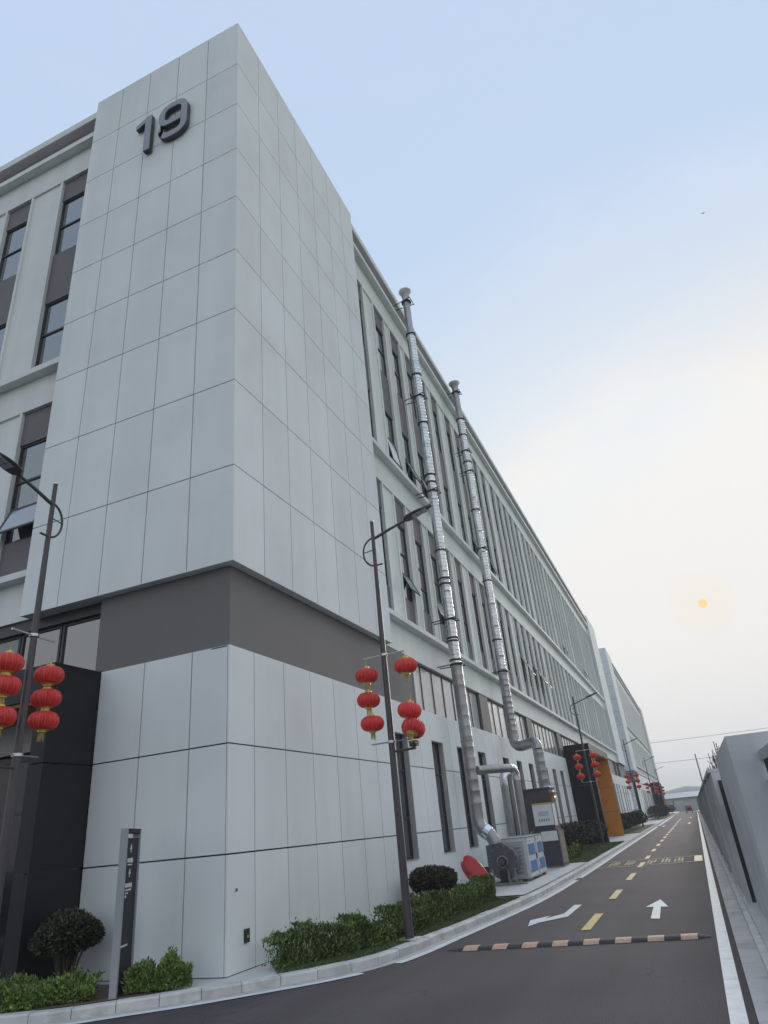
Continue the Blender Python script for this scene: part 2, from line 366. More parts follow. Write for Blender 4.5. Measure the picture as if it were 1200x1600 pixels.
bedpoly('grass_verge', 'grass_ground', [(p.x, p.y) for p in P4]+[(.06, 150), (.06, 92)], KH+.002)
# right side: edge line, slot, gutter, kerb, footing
struct(MB().quad((6.16, -14, .005), (6.30, -14, .005), (6.30, 140, .005), (6.16, 140, .005)).build('edge_line', 'white_paint'))
struct(MB().quad((6.30, -14, .004), (6.372, -14, .004), (6.372, 150, .004), (6.30, 150, .004)).build('drain_slot', 'asphalt_slot'))
gut = struct(bpy.data.objects.new('gutter', None)); COL.objects.link(gut)
y = -11.9
for k in range(40):
    boxobj('gutter_slab', 'gutter', gut, 6.374, 6.585, y+.006, y+2.5-.006, -.05, .012); y += 2.5
struct(MB().quad((6.37, 88, .002), (7.0, 88, .002), (7.0, 200, .002), (6.37, 200, .002)).build('gutter_far', 'gutter'))
rk = struct(bpy.data.objects.new('right_kerb', None)); COL.objects.link(rk)
y = -12.
for k in range(46):
    ln = 2.0; c = .012
    key = 'rk'
    if key not in BOXES:
        b_ = MB(); b_.prism([(0, -.03), (0, .105), (.015, .12), (.075, .12), (.09, .105), (.09, -.03)], 0, ln-.016, Matrix(((1,0,0,0),(0,0,1,0),(0,1,0,0),(0,0,0,1))))
        BOXES[key] = b_.mesh('kerb_stone', 'kerb')
    link('kerb_stone', BOXES[key], rk, loc=(6.587, y+.008, 0)); y += ln
struct(MB().quad((6.66, -14, .10), (14, -14, .10), (14, 160, .10), (6.66, 160, .10)).build('right_footing', 'concrete'))

# road markings
def marking(name, m, poly, z=.008):
    mb = MB(); mb.add([(x, y_, z) for x, y_ in poly], [tuple(range(len(poly)))]); o = mb.build(name, m); return o
grp = 'yellow centre line dashes'
ORD = ['first', 'second', 'third', 'fourth', 'fifth', 'sixth', 'seventh', 'eighth', 'ninth', 'tenth', 'eleventh', 'twelfth', 'thirteenth', 'fourteenth', 'fifteenth', 'sixteenth', 'seventeenth', 'eighteenth', 'nineteenth', 'twentieth', 'twenty-first', 'twenty-second', 'twenty-third']
DY = [(3.5, 5.35), (7.5, 9.25), (11.5, 13.5), (15.6, 17.6), (19.3, 20.9), (23.5, 25.2), (27.6, 29.4)]+[(31.8+4*k, 33.6+4*k) for k in range(15)]
for i, (a, b) in enumerate(DY):
    x = 4.27-.0012*a
    tag(marking('centre_dash', 'yellow_paint', [(x-.075, a), (x+.075, a), (x+.068, b), (x-.082, b)]),
        ORD[i]+' yellow centre line dash beyond the speed hump', 'road marking', grp)
tag(marking('straight_arrow', 'white_paint', [(5.20, 4.4), (5.345, 4.35), (5.30, 5.85), (5.43, 5.80), (5.245, 6.95), (5.03, 5.9), (5.17, 5.88)]),
    'white painted arrow pointing straight ahead on the right half of the road', 'road marking')
tag(marking('left_arrow', 'white_paint', [(3.58, 6.85), (3.58, 5.62), (3.33, 5.05), (3.36, 5.42), (3.08, 4.92), (3.20, 4.18), (3.32, 4.60), (3.72, 5.15), (3.74, 6.80)]),
    'white painted arrow bending left on the road beside the fan units', 'road marking')
fr = thing('painted_box', 'long yellow painted frame with worn characters across the road', 'road marking')
def mk(parent, m, x0, x1, y0, y1, name='stroke', z=.010):
    return MB().quad((x0, y0, z), (x1, y0, z), (x1, y1, z), (x0, y1, z)).build(name, m, parent)
fy0, fy1 = 16.2, 19.0
mk(fr, 'worn_yellow', 2.85, 6.08, fy0, fy0+.13, 'frame_line'); mk(fr, 'worn_yellow', 2.85, 6.08, fy1-.13, fy1, 'frame_line')
mk(fr, 'yellow_paint', 5.86, 6.10, fy0+.14, fy1-.14, 'frame_end')
rs = random.Random(3)
for cx in (3.32, 3.82, 4.52, 4.98, 5.38):
    g = MB()
    for k in range(4):
        yy = fy0+.5+k*.48; g.box(cx-.16+rs.uniform(0, .05), cx+.16-rs.uniform(0, .07), yy, yy+.16, .009, .011)
    for xx in (-.12, .0, .11):
        a = fy0+.35+rs.uniform(0, .5); g.box(cx+xx-.02, cx+xx+.025, a, a+1.1+rs.uniform(0, .5), .0112, .0125)
    g.build('character', 'worn_yellow', fr)
for (x, a, b, lb) in ((5.35, 62, 66, 'small far white arrow on the boundary wall side of the road'), (3.2, 60, 63, 'small far white arrow on the building side of the road'), (5.3, 88, 92, 'tiny white road arrow nearest the red truck')):
    tag(marking('far_arrow', 'white_paint', [(x-.08, a), (x+.08, a), (x+.06, a+2.4), (x+.22, a+2.3), (x, b), (x-.22, a+2.3), (x-.06, a+2.4)]),
        lb, 'road marking', 'far white arrows')
# rubber speed hump
hp = thing('speed_hump', 'black rubber speed hump with eight faded yellow blocks', 'speed hump', (0, 0, 0))
def hump_sec(x0, x1, taper=0, lift=0.):
    prof = [(-.17, 0), (-.13, .018), (-.05, .034), (.05, .034), (.13, .018), (.17, 0)]
    def yy(x): return 2.22+(x-2.5)*.078
    vs = []
    for x, f in ((x0, 1 if taper != -1 else .15), (x1, 1 if taper != 1 else .15)):
        for a, z in prof: vs.append((x, yy(x)+a*(1 if f == 1 else .55), .003+z*f+lift*(z > 0)))
    n = len(prof); return MB().add(vs, [(i, i+1, n+i+1, n+i) for i in range(n-1)]+[tuple(range(n-1, -1, -1)), tuple(range(n, 2*n)), (n-1, 0, n, 2*n-1)])
x = 2.68; pitch_ = .4330
hump_sec(2.42, x-.002, -1).build('end_cap', 'rubber', hp, True)
for k in range(8):
    hump_sec(x, x+.215, 0, .003).build('yellow_block', 'hump_yellow', hp, True)
    if k < 7: hump_sec(x+.217, x+pitch_-.002).build('rubber_block', 'rubber', hp, True)
    else: hump_sec(x+.217, x+.217+.16, 1).build('end_cap', 'rubber', hp, True)
    x += pitch_

# ================================================================== BUILDINGS
TZ = [6.07, 7.956, 9.876, 11.714, 13.396, 15.077, 16.748, 18.462, 20.121, 21.977]
GZ = [.115, 1.591, 3.125, 4.667]
OV = .165; GAP = .011
def mapper(face, y_off=0.):
    """local s along the wall, d outward from the plane of the ground-floor wall, z up"""
    if face == 'street': return lambda s0, s1, d0, d1: (d0, d1, s0+y_off, s1+y_off)
    if face == 'front': return lambda s0, s1, d0, d1: (-s1, -s0, -d1+y_off, -d0+y_off)
def fbox(mb, mp, s0, s1, d0, d1, z0, z1): a = mp(s0, s1, d0, d1); return mb.box(a[0], a[1], a[2], a[3], z0, z1)
def fobj(name, m, par, mp, s0, s1, d0, d1, z0, z1): a = mp(s0, s1, d0, d1); return boxobj(name, m, par, a[0], a[1], a[2], a[3], z0, z1)

def window(par, mp, s0, s1, z0, z1, d, rails=(), fr_w=.05, glass='glass', openz=None, mull=()):
    """frame (part) > pane (sub-part)"""
    a = mp(s0, s1, d-.04, d+.02)
    fm = MB()
    fbox(fm, mp, s0, s0+fr_w, d-.04, d+.02, z0, z1); fbox(fm, mp, s1-fr_w, s1, d-.04, d+.02, z0, z1)
    fbox(fm, mp, s0+fr_w, s1-fr_w, d-.04, d+.02, z0, z0+fr_w); fbox(fm, mp, s0+fr_w, s1-fr_w, d-.04, d+.02, z1-fr_w, z1)
    for r in rails: fbox(fm, mp, s0+fr_w, s1-fr_w, d-.04, d+.018, r-.025, r+.025)
    for r in mull: fbox(fm, mp, r-.025, r+.025, d-.04, d+.016, z0+fr_w, z1-fr_w)
    w = fm.build('window', 'frame', par)
    pm = MB(); fbox(pm, mp, s0+fr_w*.5, s1-fr_w*.5, d-.03, d-.012, z0+fr_w*.5, z1-fr_w*.5)
    pm.build('pane', 'glass_blind' if glass == 'glass' and random.random() < .22 else glass, w)
    if openz:
        o0, o1, ang = openz
        h = o1-o0; sm = MB(); t = .035
        def pt(s, q, dd):   # q down along the sash from its hinge, dd outward of it
            dx = math.sin(ang)*q+math.cos(ang)*dd; dz = -math.cos(ang)*q+math.sin(ang)*dd
            b = mp(s, s, d+.02+dx, d+.02+dx); return (b[0], b[2], o1+dz)
        def slab(s_a, s_b, q0, q1, d0, d1, mm):
            vs = [pt(s, q, dd) for dd in (d0, d1) for s, q in ((s_a, q0), (s_b, q0), (s_b, q1), (s_a, q1))]
            mm.add(vs, [(0, 1, 2, 3), (7, 6, 5, 4), (0, 4, 5, 1), (1, 5, 6, 2), (2, 6, 7, 3), (3, 7, 4, 0)])
        A, B = s0+.07, s1-.07
        for q in ((A, A+.05, 0, h), (B-.05, B, 0, h), (A+.05, B-.05, 0, .05), (A+.05, B-.05, h-.05, h)): slab(*q, 0, t, sm)
        ss = sm.build('sash', 'frame', w)
        gm = MB(); slab(A+.05, B-.05, .05, h-.05, .010, .022, gm); gm.build('sash_pane', 'glass_sky_sheen', w)
    return w

def pier(par, mp, s0, s1, z0, z1, fin):
    mb = MB(); fbox(mb, mp, s0+fin, s1-fin, -.60, -.15, z0, z1)
    fbox(mb, mp, s0, s0+fin, -.60, -.105, z0, z1); fbox(mb, mp, s1-fin, s1, -.60, -.105, z0, z1)
    return mb.build('pier', 'plaster', par)

def facade(par, mp, s0, s1, cells, opens={}, fine=True, top=True):
    """the regular part of a wall from s0 to s1; cells = list of (kind, a, b), kind W window, P wide pier, N narrow pier"""
    for z0, z1, nm in ((6.10, 6.94, 'beam'), (11.45, 12.33, 'beam'), (19.60, 20.55, 'beam')):
        fobj(nm, 'plaster', par, mp, s0, s1, -.60, -.10, z0, z1)
    for z0, z1 in ((6.94, 7.08), (12.33, 12.49), (20.55, 20.73)):
        fobj('ledge', 'plaster', par, mp, s0, s1, -.60, .13, z0, z1)
    fobj('parapet', 'soffit_shaded', par, mp, s0, s1, -.60, -.12, 20.73, 21.37)
    fobj('cornice', 'plaster', par, mp, s0, s1, -.62, .13, 21.37, 21.63)
    fobj('soffit_shade_board', 'soffit_shaded', par, mp, s0, s1, -.118, .10, 21.345, 21.368)  # thin added board, darkens the cornice underside with painted shade
    fobj('wall_backing', 'interior', par, mp, s0, s1, -.9, -.602, 6.2, 21.3)
    wi = 0
    glass_m, fr_m, sp_m = MB(), MB(), MB()
    for k, a, b in cells:
        if k in 'PN':
            f = .09 if k == 'P' else .075
            if fine:
                pier(par, mp, a, b, 7.08, 11.45, f); pier(par, mp, a, b, 12.49, 19.60, f)
            else:
                for z0, z1 in ((7.08, 11.45), (12.49, 19.60)): fbox(sp_m, mp, a, b, -.6, -.105, z0, z1)
        else:
            rows = [(8.02, 10.55, (9.55, 8.85)), (12.66, 14.92, (13.86,)), (16.69, 18.82, (17.77,))]
            for r, (z0, z1, rl) in enumerate(rows):
                op = opens.get((wi, r))
                if fine: window(par, mp, a, b, z0, z1, -.235, rl, openz=op)
                else: fbox(glass_m, mp, a, b, -.5, -.235, z0, z1)
            for z0, z1 in ((7.08, 8.02), (10.55, 11.45), (12.49, 12.66), (14.92, 16.69), (18.82, 19.60)):
                if fine: fobj('spandrel', 'spandrel' if z0 != 12.49 else 'plaster', par, mp, a, b, -.6, -.185, z0, z1)
                else: fbox(fr_m, mp, a, b, -.6, -.185, z0, z1)
            wi += 1
    if not fine:
        sp_m.build('piers', 'plaster', par, kind='stuff'); glass_m.build('windows', 'glass', par, kind='stuff'); fr_m.build('spandrels', 'spandrel', par, kind='stuff')

def bay_cells(c0, n, period):
    """wide pier centres c0 + k*period; five windows and four narrow piers between"""
    cells = []
    for k in range(n):
        c = c0+k*period; cells.append(('P', c-.5, c+.5))
        if k < n-1:
            span = period-1.0; w = .98; nn = (span-5*w)/4; s = c+.5
            for j in range(5):
                cells.append(('W', s, s+w)); s += w
                if j < 4: cells.append(('N', s, s+nn)); s += nn
    return cells

def panels_grid(par, mp, cols, rows, d0, d1, corner=False, stuff=False):
    mb = MB() if stuff else None
    for i, (a, b) in enumerate(zip(cols, cols[1:])):
        for z0, z1 in zip(rows, rows[1:]):
            a_ = a+(GAP if (i or not corner) else 0); b_ = b-GAP
            zz0 = z0+GAP if z0 != rows[0] else z0; zz1 = z1-GAP if z1 != rows[-1] else z1
            if stuff: fbox(mb, mp, a_, b_, d0, d1, zz0, zz1)
            else: fobj('panel', 'panel', par, mp, a_, b_, d0, d1, zz0, zz1)
    if stuff: mb.build('panels', 'panel', par, kind='stuff')

LCOL = [-OV, .811, 1.804, 2.807, 3.811, 4.785]          # front face: s = -x
RCOL = [-OV+.03, .827, 1.839, 2.855, 3.879, 4.925, 5.945, 6.90]

def slit(par, mp, a, b):
    fobj('reveal', 'reveal', par, mp, a, a+.02, -.17, -.002, 1.05, 3.89); fobj('reveal', 'reveal', par, mp, b-.02, b, -.17, -.002, 1.05, 3.89)
    fobj('reveal', 'reveal', par, mp, a+.02, b-.02, -.17, -.002, 3.87, 3.89); fobj('sill', 'reveal', par, mp, a+.02, b-.02, -.17, .012, 1.03, 1.05)
    window(par, mp, a+.02, b-.02, 1.05, 3.87, -.155, (1.95, 3.02), .06)

def ground_floor(par, mp, s0, s1, cols, slits, fine=True):
    """panelled ground-floor wall, cols = joint positions; slits = list of (a, b)"""
    edges = sorted(set([s0, s1]+cols+[q for sl in slits for q in sl]))
    st = MB()
    for a, b in zip(edges, edges[1:]):
        hole = any(abs(a-x) < 1e-6 for x, y_ in slits)
        g0 = 0 if a == s0 and s0 <= 0 else GAP
        if hole:
            spans = [(GZ[0], 1.05), (3.89, GZ[3])]
            bk = [(0, 1.03), (3.89, 4.64)]
        else:
            spans = list(zip(GZ, GZ[1:])); bk = [(0, 4.64)]
        for z0, z1 in spans:
            zz0 = z0+(GAP if z0 in GZ[1:] else 0); zz1 = z1-(GAP if z1 in GZ[1:3] else 0)
            ga = g0 if not hole else 0; gb = GAP if not hole else 0
            if fine: fobj('panel', 'panel', par, mp, a+ga, b-gb, -.03, 0, zz0, zz1)
            else: fbox(st, mp, a+ga, b-gb, -.03, 0, zz0, zz1)
        for z0, z1 in bk: fobj('wall_backing', 'joint', par, mp, max(a, .045), b, -.36, -.031, z0, z1)
    for a, b in slits: slit(par, mp, a, b)
    if not fine: st.build('panels', 'panel', par, kind='stuff')
    fobj('wall_cap', 'panel', par, mp, s0, s1, -.36, -.032, 4.642, 4.660)

def clerestory(par, mp, s0, s1, solid, step=1.0):
    """glazed band under the first beam; solid = list of (a, b) closed by dark piers"""
    pos = s0
    segs = []
    for a, b in sorted(solid):
        if a > pos: segs.append((pos, a))
        fobj('band_pier', 'band', par, mp, a, b, -.36, -.12, 4.66, 6.10); pos = max(pos, b)
    if pos < s1: segs.append((pos, s1))
    for a, b in segs:
        n = max(1, round((b-a)/step)); w = (b-a)/n
        window(par, mp, a, b, 4.66, 6.10, -.22, (), .06, glass='glass_pale', mull=[a+k*w for k in range(1, n)])

def portal_street(par, x1, y0, y1, fine=True):
    """dark framed entrance standing out from the street wall, lined in orange"""
    zt = 5.35; t = .45
    p = MB().box(0.002, x1, y0, y0+t, .115, 3.105).build('portal', 'portal', par)
    MB().box(0.002, x1, y0, y0+t, 3.125, zt).build('portal_panel', 'portal', p)
    MB().box(0.002, x1, y0+t+.002, y1, zt-.42, zt).build('portal_lintel', 'portal', p)
    MB().box(0.004, x1-.04, y0+t+.002, y1-t-.06, zt-.46, zt-.422).build('portal_soffit', 'orange_shaded', p)
    MB().box(0.002, x1, y1-t, y1, .115, zt-.424).build('portal_jamb', 'portal', p)
    for z0, z1 in ((.115, 1.60), (1.615, 3.11), (3.125, zt-.47)):
        MB().box(0.004, x1+.012, y1-t-.05, y1-t-.002, z0, z1).build('orange_panel', 'orange', p)
    mp = mapper('street')
    MB().box(-1.2, -1.1, y0, y1, .1, zt).build('back_wall', 'interior', p)
    w = window(par, mp, y0+t+.01, y1-t-.06, .12, 3.2, -.02, (2.5,), .07, mull=[y0+t+(y1-y0-2*t)*k/5 for k in range(1, 5)])
    MB().box(-.05, -.01, y0+t+.01, y1-t-.06, 3.205, zt-.47).build('portal_fascia', 'reveal', p)

def building(name, label, yoff, length, fine):
    B = thing(name, label, 'building', (0, 0, 0))
    ms = mapper('street', yoff); mf = mapper('front', yoff)
    bays_n = 8; period = 8.3; c0 = 8.5
    s_end = length-7.25
    # cores
    MB().box(-4.75, OV-.031, yoff-OV+.031, yoff+6.87, 6.085, 21.95).build('tower_core', 'joint', B)
    MB().box(-4.76, OV-.004, yoff-OV+.004, yoff+6.88, 6.074, 6.084).build('tower_soffit', 'plaster', B)
    MB().box(-30, -.9, yoff+.9, yoff+length-.3, 0, 21.3).build('core', 'interior', B)
    # corner tower panels
    panels_grid(B, mf, LCOL, TZ, OV-.03, OV, True, stuff=not fine); panels_grid(B, ms, RCOL, TZ, OV-.03, OV, True, stuff=not fine)
    # dark band between tower and ground floor
    MB().box(-2.88, -.02, yoff+.02, yoff+.40, 4.662, 6.073).build('band', 'band', B)
    MB().box(-.40, -.0205, yoff+.401, yoff+8.72, 4.662, 6.073).build('band', 'band', B)
    boxobj('band_edge', 'plaster', B, -.30, -.0, yoff+8.721, yoff+8.90, 4.662, 6.073)
    # regular street wall
    cells = [('W', 7.02, 8.0)]+bay_cells(c0, bays_n, period)
    last = cells[-1][2]; cells.append(('W', last, s_end-.022))
    opens = {}
    if fine: opens = {(1, 0): (8.15, 8.84, R(24)), (3, 0): (8.2, 8.82, R(14)), (1, 1): (12.75, 13.8, R(10)), (2, 1): (12.72, 13.8, R(20)), (3, 1): (12.72, 13.8, R(17)),
                      (7, 1): (12.72, 13.8, R(20)), (9, 1): (12.72, 13.8, R(16)), (11, 0): (8.2, 9.5, R(26)), (13, 0): (8.2, 9.5, R(28)), (14, 0): (8.2, 9.5, R(26)), (22, 1): (12.72, 13.8, R(22)), (29, 1): (12.72, 13.8, R(22))}
    facade(B, ms, 6.905, s_end, cells, opens, fine)
    # front wall beyond the tower
    fc = [('W', 4.80, 6.06), ('P', 6.06, 7.30), ('W', 7.30, 8.28), ('P', 8.28, 9.5), ('W', 9.5, 10.48), ('P', 10.48, 11.7), ('W', 11.7, 12.7), ('P', 12.7, 14)]
    if fine: facade(B, mf, 4.79, 14, fc, {(0, 0): (8.10, 8.85, R(22))}, fine)
    else: MB().box(-14, -4.79, yoff+.1, yoff+.9, 6.1, 21.6).build('front_wall', 'plaster', B)
    # ground floor, front
    ground_floor(B, mf, .031, 2.715, [.748, 1.744], [], fine)
    # ground floor, street
    base = [.71, 1.687, 2.68, 3.68, 4.706, 5.68]
    cols = list(base)+[8.65]; slits = [(6.88, 7.72)]
    for k in range(8):
        q = k*8.15
        for a, b in ((9.58, 10.57), (11.93, 12.88), (14.27, 15.25)): slits.append((a+q, b+q))
        cols += [11.25+q, 13.57+q, 16.5+q]
    P0, P1 = (33.4, 43.2)
    if not fine: P0, P1 = (33.0, 43.0)
    P0_, P1_ = P0, P1
    if fine:
        ground_floor(B, ms, 0.0, P0, [c for c in cols if c < P0-.3], [s for s in slits if s[1] < P0-.2], fine)
        ground_floor(B, ms, P1, length-.1, [c for c in cols if P1+.3 < c < length-.5], [s for s in slits if P1+.3 < s[0] and s[1] < length-.6], False)
    else:
        st = MB(); fbox(st, ms, 0, 33, -.3, 0, .1, 4.66); fbox(st, ms, 43, length-.1, -.3, 0, .1, 4.66); st.build('ground_wall', 'panel', B)
        sl = MB()
        for a, b in slits:
            if (b < 32.5 or a > 43.5) and b < length-.6: fbox(sl, ms, a, b, -.01, .004, 1.05, 3.89)
        sl.build('slit_windows', 'glass', B, kind='stuff')
    solid = [(c0+k*period-.75, c0+k*period+.45) for k in range(1, bays_n)]
    if fine: clerestory(B, ms, 8.902, length-7.3, solid)
    else: MB().box(-.3, -.2, yoff+8.9, yoff+length-7.3, 4.66, 6.1).build('clerestory', 'glass', B)
    # far corner tower
    MB().box(-4.75, OV-.031, yoff+s_end+.01, yoff+length-.03, 6.085, 21.95).build('tower_core', 'joint', B)
    MB().box(-.9, OV-.033, yoff+s_end-.02, yoff+s_end+.008, 6.09, 21.94).build('tower_return', 'panel', B)
    rc = [s_end+k*(length-s_end)/7 for k in range(8)]
    panels_grid(B, ms, rc, TZ, OV-.03, OV, stuff=True)
    MB().box(-4.7, -.0205, yoff+s_end+.1, yoff+length-.12, 4.665, 6.08).build('band', 'band', B)
    MB().box(-4.7, -.04, yoff+length-.09, yoff+length-.04, .1, 4.66).build('end_wall', 'panel', B)
    if fine: portal_street(B, 1.45, P0, P1)
    else:
        q = MB().box(.002, 1.45, yoff+33, yoff+33.5, .1, 5.3).build('portal', 'portal', B)
        MB().box(.002, 1.45, yoff+33.51, yoff+43, 4.9, 5.3).build('portal_lintel', 'portal', q)
        MB().box(.002, 1.46, yoff+42.6, yoff+43, .1, 4.89).build('orange_panel', 'orange', q)
        MB().box(-.25, -.2, yoff+33.5, yoff+42.6, .1, 4.89).build('entrance_glass', 'glass', q)
    return B
B1 = building('factory_building', 'long pale grey panelled factory block with the number 19 on its corner tower', 0., 75.5, True)
B2 = building('factory_building', 'pale grey factory block farther down the street beyond the gap', 87.4, 76., False)

# front entrance portal of the near building, left of the corner
def front_portal():
    x1 = -2.718; th = .30; yf = -1.0
    p = MB().box(x1-th, x1, yf, -.002, .115, 1.585).build('portal', 'portal', B1)
    MB().box(x1-th, x1, yf, -.002, 1.60, 3.105).build('portal_panel', 'portal', p)
    MB().box(x1-th, x1, yf, -.002, 3.12, 4.675).build('portal_panel', 'portal', p)
    MB().box(-14, x1-th-.003, yf, -.002, 4.12, 4.672).build('portal_lintel', 'portal', p)
    MB().box(-13.5, x1-th-.004, yf+.05, .25, 4.06, 4.118).build('portal_soffit', 'orange_shaded', p)
    # recessed glazed entrance
    mf = mapper('front')
    MB().box(-14, -2.90, .16, .30, 3.55, 4.058).build('door_fascia', 'reveal', p)
    window(B1, mf, 3.03, 4.3, .12, 3.5, -.22, (2.55,), .10, glass='glass_dark'); window(B1, mf, 4.32, 5.7, .12, 3.5, -.22, (2.55,), .10, glass='glass_dark'); window(B1, mf, 5.72, 7.4, .12, 3.5, -.22, (2.55,), .10, glass='glass_dark')
    MB().box(-14, -2.9, .9, 1.0, .1, 6.1).build('back_wall', 'interior', p)
    # glazed band above
    for a, b in ((2.90, 4.02), (4.05, 5.10), (5.13, 6.2), (6.23, 7.3), (7.33, 8.4)):
        window(B1, mf, a, b, 4.70, 5.86, -.25, (), .05, glass='glass')
    MB().box(-14, -2.885, .15, .5, 5.862, 6.098).build('glazing_head', 'frame', p)
    MB().box(-14, -2.72, -.002+.004, .3, 4.60, 4.698).build('glazing_sill', 'frame', p)
front_portal()
# small things fixed on the lower wall by the corner
v = thing('wall_vent', 'small round dark vent hole in the lower grey panel near the building corner', 'vent', (0, .22, 1.12))
MB().lathe([(.026, 0), (.026, .012), (.018, .013)], 14, axis='x').build('ring', 'totem_grey', v, True); MB().lathe([(.019, .004), (.019, .0135)], 14, axis='x').build('hole', 'joint', v)
v = thing('socket_box', 'small dark square box with a light dot low on the corner wall', 'box', (0, .47, .44))
MB().box(0, .03, -.055, .055, 0, .17).build('cover', 'black_metal', v); MB().lathe([(.02, .03), (.02, .036)], 10, (0, 0, .075), 'x').build('button', 'gold', v)

# building number
def ribbon(path, w):
    """closed ribbon outline of a stroked path as quads -> list of quads in 2d"""
    n = len(path); Lf, Rt = [], []
    for i in range(n):
        p = Vector(path[i]); a = Vector(path[max(i-1, 0)]); b = Vector(path[min(i+1, n-1)])
        d1 = (p-a).normalized() if i else (b-p).normalized(); d2 = (b-p).normalized() if i < n-1 else d1
        n1 = Vector((-d1.y, d1.x)); n2 = Vector((-d2.y, d2.x)); mt = (n1+n2).normalized(); k = w/2/max(.35, mt.dot(n1))
        Lf.append(p+mt*k); Rt.append(p-mt*k)
    return Lf, Rt
num = thing('number_sign', 'big dark metal number 19 fixed high on the corner tower', 'sign', (0, 0, 0))
def digit(path, w, ox, oz, y0, y1, nm='digit_face', mt_='number'):
    Lf, Rt = ribbon(path, w); n = len(path); vs = []
    for y_ in (y0, y1):
        for q in Lf+Rt: vs.append((ox+q.x, y_, oz+q.y))
    fs = []
    for i in range(n-1):
        fs += [(i, i+1, n+i+1, n+i), (2*n+i, 3*n+i, 3*n+i+1, 2*n+i+1), (i, 2*n+i, 2*n+i+1, i+1), (n+i, n+i+1, 3*n+i+1, 3*n+i)]
    fs += [(0, n, 3*n, 2*n), (n-1, 3*n-1, 4*n-1, 2*n-1)]
    MB().add(vs, fs).build(nm, mt_, num)
def arc(cx, cy, r, a0, a1, n=6): return [(cx+r*math.cos(R(a0+(a1-a0)*k/n)), cy+r*math.sin(R(a0+(a1-a0)*k/n))) for k in range(n+1)]
w9 = .19; W_, H_ = .92, 1.36; hw = w9/2; r9 = .27
p9 = [(hw, .36)]+arc(hw+r9, hw+r9, r9, 180, 270)+arc(W_-hw-r9, hw+r9, r9, 270, 360)+arc(W_-hw-r9, H_-hw-r9, r9, 0, 90)+arc(hw+r9, H_-hw-r9, r9, 90, 180)+arc(hw+.22, .62+.22, .22, 180, 270)+[(W_-w9-.004, .62)]
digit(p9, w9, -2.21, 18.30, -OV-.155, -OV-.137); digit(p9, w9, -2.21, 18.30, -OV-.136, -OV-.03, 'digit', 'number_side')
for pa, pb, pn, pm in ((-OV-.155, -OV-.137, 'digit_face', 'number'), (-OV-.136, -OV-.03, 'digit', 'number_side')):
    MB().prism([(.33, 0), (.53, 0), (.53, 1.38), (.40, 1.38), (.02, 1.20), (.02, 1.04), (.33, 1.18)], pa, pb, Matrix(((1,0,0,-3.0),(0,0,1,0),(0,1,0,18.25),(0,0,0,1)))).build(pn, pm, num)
for (x_, z_) in ((-2.52, 18.5), (-2.52, 19.2), (-2.15, 19.3), (-1.41, 18.9), (-1.8, 18.39)):
    MB().tube([(x_, -OV-.034, z_), (x_, -OV-.0, z_)], .025, 8).build('standoff', 'black_metal', num)

